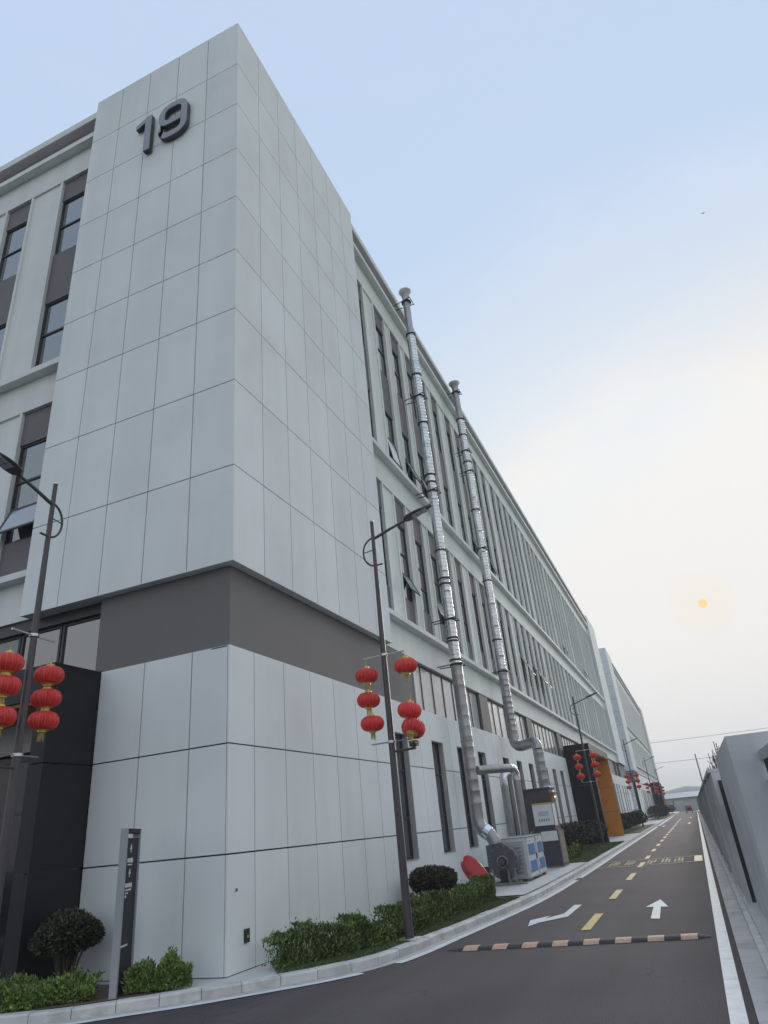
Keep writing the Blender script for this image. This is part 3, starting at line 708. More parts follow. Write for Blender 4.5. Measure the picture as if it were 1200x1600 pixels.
# ================================================================== STREET LAMPS
def lamp_mesh():
    d = {}
    d['pole'] = MB().tube([(0, 0, 0), (0, 0, .9), (0, 0, 4.0), (0, 0, 7.32)], [.074, .066, .055, .036], 14).mesh('pole', 'pole', True)
    d['base_plate'] = MB().box(-.16, .16, -.16, .16, -.02, .018).mesh('base_plate', 'kerb')
    d['pole_cap'] = MB().lathe([(.042, 7.32), (.044, 7.35), (.03, 7.365)], 12).mesh('pole_cap', 'steel', True)
    arm = [(-.01, 0, 6.94)]+[(.04, 0, 6.95)]+[(.10+.62*t, 0, 6.965+.19*t+.01*math.sin(t*3)) for t in [k/6 for k in range(7)]]
    d['arm'] = MB().tube(arm, [.032]*3+[.030, .029, .028, .027, .026, .025], 10).mesh('arm', 'pole', True)
    ring = [(-.02, 0, 6.965)]+[(-.01-.23*math.sin(R(a)), 0, 6.66+.30*math.cos(R(a))) for a in range(15, 181, 15)]+[(.07, 0, 6.36), (.16, 0, 6.362)]
    d['arm_ring'] = MB().tube(ring, .019, 8).mesh('arm_ring', 'pole', True)
    d['ring_tie'] = MB().tube([(-.235, 0, 6.68), (0, 0, 6.70)], .010, 6).mesh('ring_tie', 'pole', True)
    # leaf-shaped head, rising outward
    mb = MB(); n = 12; m_ = 14
    for i in range(n+1):
        t = i/n; wd = .145*math.sin(PI*min(1, .12+.88*t)**.8)**.75 if 0 < t < 1 else .03
        x = .70+.62*t; zc = 7.165+.17*t
        for j in range(m_):
            a = 2*PI*j/m_; zz = math.sin(a); zz = zz*.055 if zz > 0 else zz*.022
            mb.v.append((x-.25*zz, wd*math.cos(a), zc+zz))
    for i in range(n):
        for j in range(m_): mb.f.append((i*m_+j, i*m_+(j+1) % m_, (i+1)*m_+(j+1) % m_, (i+1)*m_+j))
    mb.f += [tuple(range(m_)), tuple(range(n*m_, (n+1)*m_))]
    d['lamp_head'] = mb.mesh('lamp_head', 'pole', True)
    led = MB()
    for k in range(3):
        for q in (-1, 1):
            x0 = .90+k*.105; z0 = 7.165+.17*(x0-.70)/.62-.0235; z1 = 7.165+.17*(x0+.09-.70)/.62-.0235
            ya, yb = (.008, .085) if q > 0 else (-.085, -.008)
            led.add([(x0, ya, z0), (x0+.09, ya, z1), (x0+.09, yb, z1), (x0, yb, z0), (x0, ya, z0-.006), (x0+.09, ya, z1-.006), (x0+.09, yb, z1-.006), (x0, yb, z0-.006)],
                    [(3, 2, 1, 0), (4, 5, 6, 7), (0, 1, 5, 4), (1, 2, 6, 5), (2, 3, 7, 6), (3, 0, 4, 7)])
    d['led_panel'] = led.mesh('led_panel', 'box_grey')
    d['lantern_bar'] = MB().tube([(-.44, 0, 4.55), (.44, 0, 4.55)], .016, 8).mesh('lantern_bar', 'steel', True)
    d['bar_clamp'] = MB().lathe([(.074, 4.53), (.074, 4.57)], 12).mesh('bar_clamp', 'steel', True)
    d['tie_bar'] = MB().tube([(-.40, 0, 2.99), (.40, 0, 2.99)], .012, 8).mesh('tie_bar', 'galv', True)
    d['tie_clamp'] = MB().lathe([(.078, 2.97), (.078, 3.01)], 12).mesh('tie_clamp', 'steel', True)
    return d
LM = lamp_mesh()
def lamp(label, x, y, rz=0, bar_rz=0, bracket=False, bar_dz=0.):
    t = thing('street_lamp', label, 'street lamp', (x, y, KH), 0, 'street lamps along the kerb')
    for k, me in LM.items():
        o = link(k, me, t)
        if k in ('arm', 'arm_ring', 'ring_tie', 'lamp_head', 'led_panel'): o.rotation_euler = (0, 0, rz)
        if k in ('lantern_bar', 'tie_bar'): o.rotation_euler = (0, 0, bar_rz)
        if k in ('lantern_bar', 'bar_clamp'): o.location.z = bar_dz
    if bracket:
        b = MB().tube([(.06, 0, 2.82), (.46, 0, 2.83)], .022, 8).build('bracket', 'pole', t, True); b.rotation_euler = (0, 0, bar_rz)
        c = MB(); c.box(.36, .50, -.05, .05, 2.86, 2.95); c.tube([(.43, 0, 2.83), (.43, 0, 2.86)], .03, 8); c.tube([(.46, -.10, 2.90), (.46, .06, 2.92)], .042, 10)
        q = c.build('camera', 'black_metal', t); q.rotation_euler = (0, 0, bar_rz)
    return t
lamp('tall dark street lamp in the hedge by the panelled wall, lanterns on its cross bar', 1.67, 2.53, 0, R(-4), True)
lamp('tall dark street lamp by the dark portal, its head over the road corner', -2.2, -1.9, R(272), R(278), True, .16)
LAMPY = [29.4, 59.5, 88.5, 117.]
LL = ['dark street lamp in front of the orange lined entrance', 'dark street lamp before the far end of the number 19 block', 'dark street lamp at the gap between the two blocks', 'far dark street lamp beside the second block']
for i, yy in enumerate(LAMPY): lamp(LL[i], 1.62, yy, 0, 0)

# lanterns: each one a thing (body with ribs, gold collars, tassel)
def lantern_proto():
    d = {}
    prof = []
    for k in range(13):
        a = -PI/2+PI*k/12; prof.append((.055+.158*math.cos(a)**.85 if abs(math.cos(a)) > 1e-6 else .055, .135*math.sin(a)))
    n = 64; mb = MB(); vs = []
    for r, z in prof:
        for j in range(n):
            t = 2*PI*j/n; rr = r*(1-.06*(1-abs(math.cos(n/4*t*1.0)))) ; vs.append((rr*math.cos(t), rr*math.sin(t), z))
    k = len(prof); mb.add(vs, [(i*n+j, i*n+(j+1) % n, (i+1)*n+(j+1) % n, (i+1)*n+j) for i in range(k-1) for j in range(n)])
    d['lantern_body'] = mb.mesh('lantern_body', 'red_cloth', True)
    rb = MB()
    for j in range(16):
        t = 2*PI*j/16; rb.tube([((r*1.012+.001)*math.cos(t), (r*1.012+.001)*math.sin(t), z) for r, z in prof[1:-1]], .0022, 4)
    d['rib_wires'] = rb.mesh('rib_wires', 'rib')
    d['top_collar'] = MB().lathe([(.115, .118), (.105, .132), (.06, .143), (.058, .165), (.02, .172), (.012, .20)], 20).mesh('top_collar', 'gold', True)
    d['bottom_collar'] = MB().lathe([(.115, -.118), (.10, -.134), (.062, -.143), (.060, -.165)], 20).mesh('bottom_collar', 'gold', True)
    ts = MB(); rr = random.Random(5)
    for j in range(22):
        a = 2*PI*j/22; r = .034; x, y = r*math.cos(a), r*math.sin(a); h = .085+rr.uniform(0, .05)
        ts.tube([(x, y, -.163), (x*1.3, y*1.3, -.163-h)], [.004, .003], 4)
    d['tassel'] = ts.mesh('tassel', 'tassel')
    d['cord'] = MB().tube([(0, 0, .19), (0, 0, .27)], .006, 5).mesh('cord', 'tassel')
    return d
LN = lantern_proto()
def lantern(label, x, y, z, tilt=(0, 0), group='red lanterns hung from the street lamps', cord=.0, scale=1., small=False):
    t = thing('red_lantern', label, 'lantern', (x, y, z), random.uniform(0, 6), group); t.rotation_euler = (tilt[0], tilt[1], random.uniform(0, 6) if abs(tilt[0]) < .1 else 0.); t.scale = (scale,)*3
    for k, me in LN.items():
        if small and k in ('cord', 'top_collar'): continue
        link(k, me, t)
    if cord:
        MB().tube([(0, 0, .2), (0, 0, .2+cord)], .004, 5).build('cord', 'tassel', t)
    return t
dx, dy = math.cos(R(-4)), math.sin(R(-4))
px_, py_ = 1.67, 2.53
for z, lab, tl, c in ((4.345, 'top red lantern on the wall side of the lamp in the hedge', (.03, .02), .12), (3.895, 'middle red lantern on the wall side of the lamp in the hedge', (.02, -.04), 0), (3.47, 'lowest red lantern on the wall side of the lamp in the hedge', (-.05, .03), 0)):
    lantern(lab, px_-.395*dx+(0 if z > 3.6 else .04), py_-.395*dy, z, tl, cord=c)
for z, lab, tl, c, ox in ((4.385, 'red lantern hanging alone high on the road side of the lamp in the hedge', (.04, -.03), .10, .43), (3.585, 'red lantern resting on a tilted one, lamp in the hedge', (-.12, .14), 0, .41), (3.275, 'tilted red lantern with gold base, lowest on the lamp in the hedge', (-.62, .12), 0, .45)):
    lantern(lab, px_+ox*dx, py_+ox*dy, z, tl, cord=c)
bx, by = math.cos(R(278)), math.sin(R(278))
for z, lab in ((4.30, 'top'), (3.95, 'middle'), (3.62, 'lowest')):
    lantern(lab+' red lantern, portal side of the lamp by the totem sign', -2.2-.42*bx, -1.9-.42*by, z, (.03, .02))
for z, lab in ((4.32, 'top'), (4.00, 'middle'), (3.57, 'lowest')):
    lantern(lab+' red lantern, road side of the lamp by the totem sign', -2.2+.42*bx, -1.9+.42*by, z, (-.03, .03))
for i, yy in enumerate(LAMPY):
    for s in (-1, 1):
        for k in range(3):
            wh = ['the lamp before the orange entrance', 'the lamp before the number 19 block ends', 'the lamp at the gap between the blocks', 'the far lamp beside the second block'][i]
            lantern(('top', 'middle', 'lowest')[k]+' red lantern, '+('wall' if s < 0 else 'road')+' side of '+wh, 1.62+s*.42, yy, 4.35-.47*k, (0, .03*s), small=i > 0)

# ================================================================== EXHAUST DUCTS AND MACHINES
def ringed_tube(x, y, z0, z1, r, pitch_=.16, ridge=.008, lean=(0, 0), n=18):
    prof = []; z = z0; rr = random.Random(int(z0*100))
    while z < z1-.001:
        e = min(z+pitch_, z1)
        prof += [(r, z), (r+rr.uniform(-.003, .003), z+(e-z)*.8), (r+ridge, z+(e-z)*.86), (r+ridge, z+(e-z)*.95)]; z = e
    prof.append((r, z1))
    mb = MB(); mb.lathe(prof, n, (x, y, 0))
    return mb
def duct(label, x, y, foil0, foil1, top, bottom, r):
    t = thing('exhaust_duct', label, 'duct', (x, y, 0), 0, 'metal exhaust ducts up the wall')
    ringed_tube(0, 0, foil0, foil1, r*.94, .14, .009).build('foil_pipe', 'foil', t, True)
    MB().lathe([(r*.80, foil1-.02), (r*.80, top-.9), (r*.78, top-.3)], 18).build('bare_pipe', 'galv', t, True)
    MB().lathe([(r*.80, top-.30), (r*1.0, top-.12), (r*1.45, top), (r*1.45, top+.05), (r*.5, top+.16), (.02, top+.2)], 22).build('rain_cap', 'galv', t, True)
    return t
d1 = duct('tall shiny foil wrapped exhaust duct rising from the fan by the wall', .60, 11.05, 6.2, 19.4, 21.55, 1.7, .175)
ringed_tube(0, 0, 1.95, 6.2, .178, .30, .004).build('lower_pipe', 'galv', d1, True)
for z in (3.9, 2.2):
    MB().lathe([(.180, z-.03), (.192, z-.02), (.192, z+.02), (.180, z+.03)], 20).build('flange', 'galv', d1, True)
def bracket(t, z, r=.19, reach=.62, hi=False):
    MB().lathe([(r, z-.025), (r+.012, z-.02), (r+.012, z+.02), (r, z+.025)], 20).build('clamp', 'black_metal', t, True)
    if hi:
        mb = MB(); mb.tube([(-reach, -.02, z+.03), (.22, -.24, z)], .018, 6); mb.tube([(-reach, .22, z+.03), (.24, .22, z)], .018, 6); mb.tube([(.23, -.26, z), (.24, .26, z)], .018, 6)
        mb.build('bracket', 'black_metal', t, True)
for z in (19.3, 17.3, 15.1, 12.9, 12.6, 10.0, 9.0, 8.8, 7.0, 6.9, 6.3): bracket(d1, z)
for z in (21.0, 16.3, 12.25, 7.6, 6.15): bracket(d1, z, hi=True)
# bends at the foot of the first duct
def bend(mb, pts, r, n=16):
    P = catmull3(pts, 6); mb.tube(P, r, n); return mb
def catmull3(P, k):
    P = [Vector(p) for p in P]; o = []
    for i in range(len(P)-1):
        a, b, c, d = P[max(i-1, 0)], P[i], P[i+1], P[min(i+2, len(P)-1)]
        for j in range(k):
            t = j/k; o.append(.5*((2*b)+(c-a)*t+(2*a-5*b+4*c-d)*t*t+(3*b-a-3*c+d)*t**3))
    o.append(P[-1]); return o
bend(MB(), [(0, 0, 1.98), (.01, -.01, 1.72), (.12, -.05, 1.50), (.32, -.10, 1.36), (.43, -.12, 1.18), (.44, -.12, 1.02)], .178).build('elbow', 'galv', d1, True)
MB().tube([(.20, -.075, 1.475), (.33, -.105, 1.375)], .186, 16).build('elbow_tape', 'foil_bright', d1, True)
MB().tube([(.43, -.12, 1.13), (.44, -.12, 1.0)], .192, 16).build('flex_joint', 'unit_dark', d1, True)
# branch from the first duct to the second filter box
bend(MB(), [(.15, .04, 3.06), (.45, .9, 3.10), (.72, 1.75, 3.13)], .125).build('branch_pipe', 'galv', d1, True)
bend(MB(), [(.72, 1.75, 3.13), (.78, 1.95, 3.11), (.82, 2.08, 2.98), (.82, 2.10, 2.78)], .130).build('branch_elbow', 'foil', d1, True)
MB().tube([(.82, 2.10, 2.78), (.80, 2.15, 1.22)], .118, 16).build('branch_drop', 'galv', d1, True)
bend(MB(), [(.45, 3.4, 3.02), (.30, 3.1, 3.05), (.22, 2.95, 2.95), (.21, 2.93, 2.7)], .13).build('rear_elbow', 'foil', d1, True)
MB().tube([(.21, 2.93, 2.75), (.20, 2.95, 1.0)], .13, 16).build('rear_drop', 'galv', d1, True)
d2 = duct('second foil wrapped exhaust duct, jogging out to the dark scrubber unit', .50, 17.95, 7.2, 19.3, 21.45, 4.3, .19)
ringed_tube(0, 0, 4.6, 7.2, .186, .22, .006).build('lower_pipe', 'galv', d2, True)
for z in (19.3, 18.4, 16.9, 14.4, 11.0, 8.4): bracket(d2, z, .20)
for z in (20.9, 17.5, 16.4, 12.5, 7.1): bracket(d2, z, .20, .5, True)
bend(MB(), [(0, 0, 4.62), (.02, -.01, 4.36), (.2, -.14, 4.20), (.45, -.4, 4.18)], .19).build('elbow', 'galv', d2, True)
bend(MB(), [(.45, -.4, 4.18), (.8, -.75, 4.20), (.98, -.92, 4.14), (1.03, -.97, 3.92)], .19).build('elbow', 'galv', d2, True)
ringed_tube(1.03, -.97, 2.62, 3.92, .185, .3, .004).build('drop_pipe', 'galv', d2, True)
MB().lathe([(.30, 2.45), (.28, 2.5), (.185, 2.66)], 18, (1.03, -.97, 0)).build('transition', 'galv', d2, True)

bedpoly('concrete_pad', 'concrete', [(.08, 8.1)]+[(p.x, p.y) for p in PB if 8.1 < p.y < 17.85]+[(.08, 17.85)], KH+.014)
PADZ = KH+.014
# centrifugal fan
fan = thing('centrifugal_fan', 'dark blue grey centrifugal blower with round inlet at the foot of the duct', 'fan', (1.22, 10.95, PADZ))
sc_ = []
for k in range(40):
    a = 2*PI*k/40; sc_.append((.40*math.cos(a), .40*math.sin(a)+.55))
out_ = [(-.40, .55), (-.40, 1.0), (-.02, 1.0), (-.02, .95)]
Mxz = Matrix(((1,0,0,0),(0,0,1,0),(0,1,0,0),(0,0,0,1)))
MB().prism(sc_, -.20, .20, Mxz).build('scroll_housing', 'fan_dark', fan)
MB().box(-.41, -.02, -.202, .202, .56, .98).build('outlet', 'fan_dark', fan)
MB().lathe([(.402, -.215), (.415, -.215), (.415, -.19), (.402, -.19)], 40, (0, 0, .55), 'y').build('rim', 'fan_dark', fan, True)
MB().lathe([(.16, -.203), (.16, -.24), (.145, -.26), (.12, -.26), (.118, -.21)], 24, (0, 0, .56), 'y').build('inlet_ring', 'galv', fan, True)
MB().lathe([(.085, -.21), (.085, -.34), (.06, -.36)], 20, (0, 0, .56), 'y').build('motor', 'unit_dark', fan, True)
for xx in (-.30, .12, .30):
    MB().box(xx-.02, xx+.02, -.24, -.20, .06, .40).build('leg', 'galv', fan)
MB().box(-.34, .36, -.28, .26, 0, .07).build('base', 'rusty', fan)
MB().box(-.12, .10, -.235, -.205, .08, .36).build('guard', 'black_metal', fan)
for k in range(14):
    a = 2*PI*k/14; MB().lathe([(.011, -.222), (.011, -.206)], 6, (.385*math.cos(a), 0, .55+.385*math.sin(a)), 'y').build('bolt', 'steel', fan)
MB().tube([(.09, -.30, .55), (.16, -.34, .40), (.20, -.30, .12), (.36, -.2, .03), (.55, -.1, .012)], .010, 6).build('cable', 'black_metal', fan, True)
MB().box(-.06, .07, -.405, -.365, .50, .60).build('junction_box', 'fan_dark', fan)
# filter boxes
def fbx(label, y0, y1, x0=.98, x1=1.745):
    t = thing('filter_box', label, 'machine', ((x0+x1)/2, (y0+y1)/2, PADZ), 0, 'grey filter boxes by the wall')
    w, l = (x1-x0)/2, (y1-y0)/2
    MB().box(-w, w, -l, l, .07, 1.08).build('cabinet', 'box_grey', t)
    for a, b in ((-w+.02, -w+.12), (w-.12, w-.02)):
        for c, d in ((-l+.03, -l+.13), (l-.13, l-.03)): MB().box(a, b, c, d, 0, .07).build('foot', 'rusty', t)
    MB().box(w+.001, w+.02, -l+.03, l-.03, .10, 1.05).build('door', 'box_white', t)
    for z0 in (.20, .62): MB().box(w+.021, w+.026, -l+.16, l-.12, z0, z0+.28).build('label', 'blue_label', t)
    MB().lathe([(.022, w+.02), (.022, w+.028)], 12, (0, -.1, .98), 'x').build('lock', 'print_dark', t)
    fm = MB()
    fm.box(-w, -w+.07, -l-.012, -l-.001, .09, 1.06); fm.box(w-.07, w, -l-.012, -l-.001, .09, 1.06); fm.box(-w+.07, w-.07, -l-.012, -l-.001, .99, 1.06)
    fm.build('front_frame', 'box_white', t)
    MB().box(-w-.01, w+.025, -l-.015, l, 1.081, 1.10).build('lid', 'box_grey', t)
    for k in range(7): MB().box(-w+.12, w-.14, -l-.011, -l-.002, .22+k*.10, .245+k*.10).build('louvre', 'galv', t)
    for z in (.20, .95): MB().box(w+.020, w+.030, -l+.032, -l+.075, z, z+.09).build('hinge', 'galv', t)
    MB().box(w+.020, w+.045, l-.085, l-.06, .50, .64).build('handle', 'black_metal', t)
    return t
fbx('white and grey filter cabinet with blue labels behind the blower', 11.48, 12.62); fbx('second white filter cabinet with blue labels beside the scrubber', 12.72, 13.75)
# scrubber unit
su = thing('scrubber_unit', 'dark upright scrubber unit with white notice boards and a flue on top', 'machine', (1.42, 16.75, PADZ))
MB().box(-.42, .42, -.55, .55, .05, 1.12).build('lower_cabinet', 'unit_dark', su)
MB().box(.421, .44, -.50, .50, .10, 1.08).build('side_door', 'rusty', su)
MB().box(-.44, .44, -.57, .57, 0, .05).build('plinth', 'rusty', su)
MB().box(-.72, .36, -.50, .55, 1.125, 2.42).build('upper_cabinet', 'unit_dark', su)
MB().box(-.76, .42, -.54, .58, 2.42, 2.47).build('lid', 'unit_dark', su)
pl = MB().box(-.30, .36, -.535, -.505, 1.28, 1.98).build('notice_board', 'sign_white', su)
MB().box(-.30, .36, -.541, -.536, 1.93, 1.975).build('board_edge', 'gold', pl)
MB().box(-.14, .22, -.541, -.536, 1.58, 1.72).build('board_print', 'sign_grey', pl)
rg = random.Random(9)
for k in range(5):
    x0 = -.14+k*.08; g = MB()
    for q in range(3): g.box(x0, x0+.045, -.541, -.536, 1.42+q*.022, 1.431+q*.022)
    g.box(x0+.016+rg.uniform(-.01, .01), x0+.026, -.5435, -.5412, 1.41, 1.485)
    g.build('character', 'print_dark', pl)
MB().box(-.14, .42-.02, -.575, -.552, .80, 1.10).build('paper_notice', 'sign_white', su)
MB().box(.362, .375, -.42, .10, 1.25, 1.95).build('side_board', 'sign_white', su)
MB().lathe([(.09, -.15), (.09, .10)], 16, (.40, -.10, 2.10), 'y').build('valve', 'brass', su, True)
MB().box(.30, .52, -.35, .10, 2.22, 2.30).build('valve_hood', 'rusty', su)
MB().tube([(-.62, -.52, .0), (-.62, -.52, 2.3)], .02, 8).build('riser', 'steel', su, True)
# red sheet-metal cover leaning on the wall
rc_ = thing('red_cover', 'red curved plastic cover propped against the wall behind the hedge', 'cover', (.72, 9.4, KH))
def slabshape(L_, W_, th, n=28):       # egg-shaped shallow cover, local x along its length
    mb = MB(); vs = []
    for f, h in ((.80, 0.), (1., .03), (1., th*.6), (.86, th), (.35, th*1.08)):
        for k in range(n):
            a_ = 2*PI*k/n; wx = W_*(1-.28*math.cos(a_)); vs.append((L_*math.cos(a_)*f, wx*math.sin(a_)*f, h))
    mb.add(vs, [(i*n+j, i*n+(j+1) % n, (i+1)*n+(j+1) % n, (i+1)*n+j) for i in range(4) for j in range(n)]+[tuple(range(n-1, -1, -1)), tuple(range(4*n, 5*n))]); return mb
o = slabshape(.47, .17, .13).build('shell', 'red_plastic', rc_, True); o.location = (.22, -.12, .47); o.rotation_euler = (R(72), R(48), R(4))
o = slabshape(.34, .10, .10).build('inner_flap', 'red_plastic', rc_, True); o.location = (-.06, .02, .42); o.rotation_euler = (R(80), R(62), R(10))
MB().box(.20, .45, .12, .20, .02, .55).build('prop_board', 'unit_dark', rc_)

# ================================================================== TOTEM SIGN
ang = R(24)
tt = thing('totem_sign', 'slim grey totem sign with a dark face and small white arrows, in the planting bed', 'sign', (-.93, -1.17, KH), ang)
MB().box(.015, .105, 0, .05, 0, 1.92).build('near_frame', 'totem_grey', tt)
MB().box(0, .105, .56, .60, 0, 1.92).build('far_frame', 'totem_grey', tt)
MB().box(.01, .085, .052, .558, .02, 1.80).build('dark_face', 'totem_dark', tt)
MB().box(0, .105, .051, .559, 1.86, 1.918).build('top_frame', 'totem_dark', tt)
def glyph(z, name, quads):
    g = MB()
    for (v0, v1, z0, z1) in quads: g.box(.0855, .0885, v0, v1, z+z0, z+z1)
    g.build(name, 'mark_white', tt)
def arrow(z):
    g = MB(); vs = [(.089, .22, z), (.089, .26, z+.07), (.089, .30, z)]
    g.add([(.0855, a[1], a[2]) for a in vs]+vs, [(0, 2, 1), (3, 4, 5), (0, 1, 4, 3), (1, 2, 5, 4), (2, 0, 3, 5)]); g.box(.0855, .089, .25, .27, z-.04, z-.001); g.build('arrow', 'mark_white', tt)
arrow(1.66); arrow(1.36)
glyph(1.50, 'lettering', [(.14, .20, 0, .05), (.215, .26, .0, .05), (.275, .36, -.005, .055), (.16, .34, -.035, -.02)])
glyph(1.20, 'lettering', [(.12, .18, 0, .05), (.195, .25, .0, .05), (.262, .31, 0, .05), (.325, .38, -.005, .05), (.14, .36, -.04, -.02), (.14, .25, -.075, -.06), (.13, .18, -.12, -.09)])
glyph(.52, 'lettering', [(.10, .36, 0, .022)])

# ================================================================== PLANTS
def leaf(mb, p, d, up_, l, w):
    """folded four-point leaf from p along d"""
    s = d.cross(up_)
    if s.length < 1e-4: s = d.cross(Vector((1, .3, .2)))
    s.normalize(); nn = s.cross(d).normalized()
    o = len(mb.v); a = p+d*l*.5
    mb.v += [tuple(p), tuple(a+s*w*.5+nn*w*.12), tuple(p+d*l), tuple(a-s*w*.5+nn*w*.12)]
    mb.f += [(o, o+1, o+2), (o, o+2, o+3)]
def rawbuild(mb, name, m, parent=None, kind=None):
    me = bpy.data.meshes.new(name); me.from_pydata(mb.v, [], mb.f); me.update(); me.materials.append(MATS[m]); return link(name, me, parent, kind)
rv = random.Random(21)
def rdir(z0=-1, z1=1):
    a = rv.uniform(0, 2*PI); z = rv.uniform(z0, z1); r = math.sqrt(max(0, 1-z*z)); return Vector((r*math.cos(a), r*math.sin(a), z))
def round_bush(label, x, y, z0, rx, rz, n, m='bush_leaf', l=.055, trunk=True, clump=9, name='round_bush', group='clipped round bushes', z_c=None):
    t = thing(name, label, 'bush', (x, y, KH), 0, group)
    zc = z_c if z_c is not None else z0+rz
    mb = MB(); lob = [(rdir(-.6, 1), rv.uniform(.05, .16)) for k in range(clump)]
    for k in range(n):
        d = rdir(-.85, 1); rr = 1.
        for q, a in lob: rr += 1.25*a*max(0, d.dot(q))**6-.012
        depth = 1-abs(rv.gauss(0, .10)) if rv.random() < .85 else rv.uniform(.4, .9)
        p = Vector((d.x*rx, d.y*rx, d.z*rz))*rr*depth+Vector((0, 0, zc))
        dd = (d*rv.uniform(.2, 1)+rdir()*.8+Vector((0, 0, .3))).normalized()
        leaf(mb, p, dd, rdir(), l*rv.uniform(.7, 1.35), l*.55)
    rawbuild(mb, 'crown', m, t, 'stuff')
    if trunk:
        tr = MB()
        for k in range(9):
            a = rv.uniform(0, 6.28); e = Vector((math.cos(a)*rx*.55, math.sin(a)*rx*.55, zc+rz*rv.uniform(-.3, .3))); b = Vector((math.cos(a)*.05, math.sin(a)*.05, 0))
            tr.tube([b, b.lerp(e, .5)+Vector((0, 0, .04)), e], [.02, .014, .006], 5)
        tr.build('trunk', 'twig', t, True)
    return t
def hedge(label, path, width, h, n, m, name='hedge', cat='hedge', l=.075, up_bias=.9, group=None, ragged=.10):
    """leafy strip; path = front edge, grows to the left of it (towards the wall)"""
    P = catmull(path, .1); c = [0.]
    for a, b in zip(P, P[1:]): c.append(c[-1]+(b-a).length)
    t = thing(name, label, cat, (P[0].x, P[0].y, KH), 0, group); O = Vector((P[0].x, P[0].y, 0)); mb = MB(); st = MB()
    bumps = [(rv.uniform(0, c[-1]), rv.uniform(.08, .3), rv.uniform(-ragged, ragged)) for k in range(int(c[-1]*9))]
    inner = offset(P, -1)
    for k in range(n):
        s = rv.uniform(0, c[-1]); i = max(0, min(len(P)-2, next(j for j in range(len(c)-1) if c[j+1] >= s))); f = (s-c[i])/(c[i+1]-c[i])
        p = P[i].lerp(P[i+1], f); nrm_ = (inner[i]-P[i])
        hh = h*(1+.05*math.sin(s*2.1))
        for (bs, bw, ba) in bumps:
            if abs(bs-s) < bw: hh += ba*(1-abs(bs-s)/bw)*.5
        e = rv.random()
        if e < .45: u = abs(rv.gauss(0, .05)); z = hh*rv.uniform(.02, 1)            # front face
        elif e < .85: u = width*rv.random(); z = hh*(1-abs(rv.gauss(0, .09)))        # top
        else: u = width*rv.random(); z = hh*rv.random()
        if rv.random() < .02: z += rv.uniform(.02, .10)
        q = p+nrm_*(u+.05*math.sin(s*5+1)); pos = Vector((q.x, q.y, 0))-O+Vector((rv.uniform(-.02, .02), rv.uniform(-.02, .02), z))
        dd = (rdir()*.75+Vector((0, 0, up_bias))-Vector((nrm_.x, nrm_.y, 0))*.25).normalized()
        leaf(mb, pos, dd, rdir(), l*rv.uniform(.6, 1.35), l*.42)
    rawbuild(mb, 'foliage', m, t, 'stuff')
    for k in range(int(c[-1]*14)):
        s = rv.uniform(0, c[-1]); i = max(0, min(len(P)-2, next(j for j in range(len(c)-1) if c[j+1] >= s))); nrm_ = inner[i]-P[i]; q = P[i]+nrm_*width*rv.uniform(.1, .9)
        a = Vector((q.x, q.y, 0))-O; st.tube([a, a+Vector((rv.uniform(-.06, .06), rv.uniform(-.06, .06), h*.75))], [.008, .004], 4)
    st.build('stems', 'twig', t, kind='stuff')
    return t
hedge('dense dark green hedge along the foot of the panelled wall by the lamp', [(.66, .32), (1.02, .98), (1.36, 1.75), (1.50, 2.75), (1.60, 4.4), (1.70, 6.0), (1.78, 7.7)], .50, .32, 36000, 'hedge_leaf', l=.058, ragged=.26)
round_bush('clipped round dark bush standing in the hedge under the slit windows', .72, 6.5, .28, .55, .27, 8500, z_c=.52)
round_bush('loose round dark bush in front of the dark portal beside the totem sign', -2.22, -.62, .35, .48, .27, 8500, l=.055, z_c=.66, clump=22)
hedge('low bright green shrubs in the bed under the round bush by the portal', [(-6.2, -3.35), (-4, -2.50), (-2.3, -1.83), (-1.55, -1.52), (-1.12, -1.22)], .80, .19, 24000, 'bright_leaf', 'low_shrubs', 'shrub', .060, .6, None, .14)
hedge('low green shrub clump beside the totem sign near the building corner', [(-.80, -1.02), (-.42, -.78), (-.16, -.56)], .40, .21, 5200, 'bright_leaf', 'low_shrubs', 'shrub', .066, .9, None, .20)
# verge grass
def grass(label_none, poly, n, h=.05):
    xs = [p[0] for p in poly]; ys = [p[1] for p in poly]; mb = MB(); k = 0
    def inside(x, y):
        r = False; j = len(poly)-1
        for i in range(len(poly)):
            if (poly[i][1] > y) != (poly[j][1] > y) and x < (poly[j][0]-poly[i][0])*(y-poly[i][1])/(poly[j][1]-poly[i][1])+poly[i][0]: r = not r
            j = i
        return r
    while k < n:
        x, y = rv.uniform(min(xs), max(xs)), rv.uniform(min(ys), max(ys))
        if not inside(x, y): continue
        k += 1; d = (rdir(.1, 1)+Vector((0, 0, .6))).normalized(); hh = h*rv.uniform(.4, 1.5); s = rdir(0, 0)*.004; p = Vector((x, y, KH)); o = len(mb.v)
        mb.v += [tuple(p-s), tuple(p+s), tuple(p+d*hh)]; mb.f.append((o, o+1, o+2))
    o = rawbuild(mb, 'grass', 'grass', None, 'stuff'); o['label'] = label_none; o['category'] = 'grass'; return o
grass('short thin grass on the verge between hedge and kerb', [(p.x, p.y) for p in P1]+[(1.4, 7.8), (1.3, 4), (1.0, 1.8), (.5, .55)], 30000, .045)
grass('short grass on the verge in front of the far bushes', [(p.x, p.y) for p in P2]+[(.8, 33), (.8, 17.9)], 22000, .06)
lt = MB()
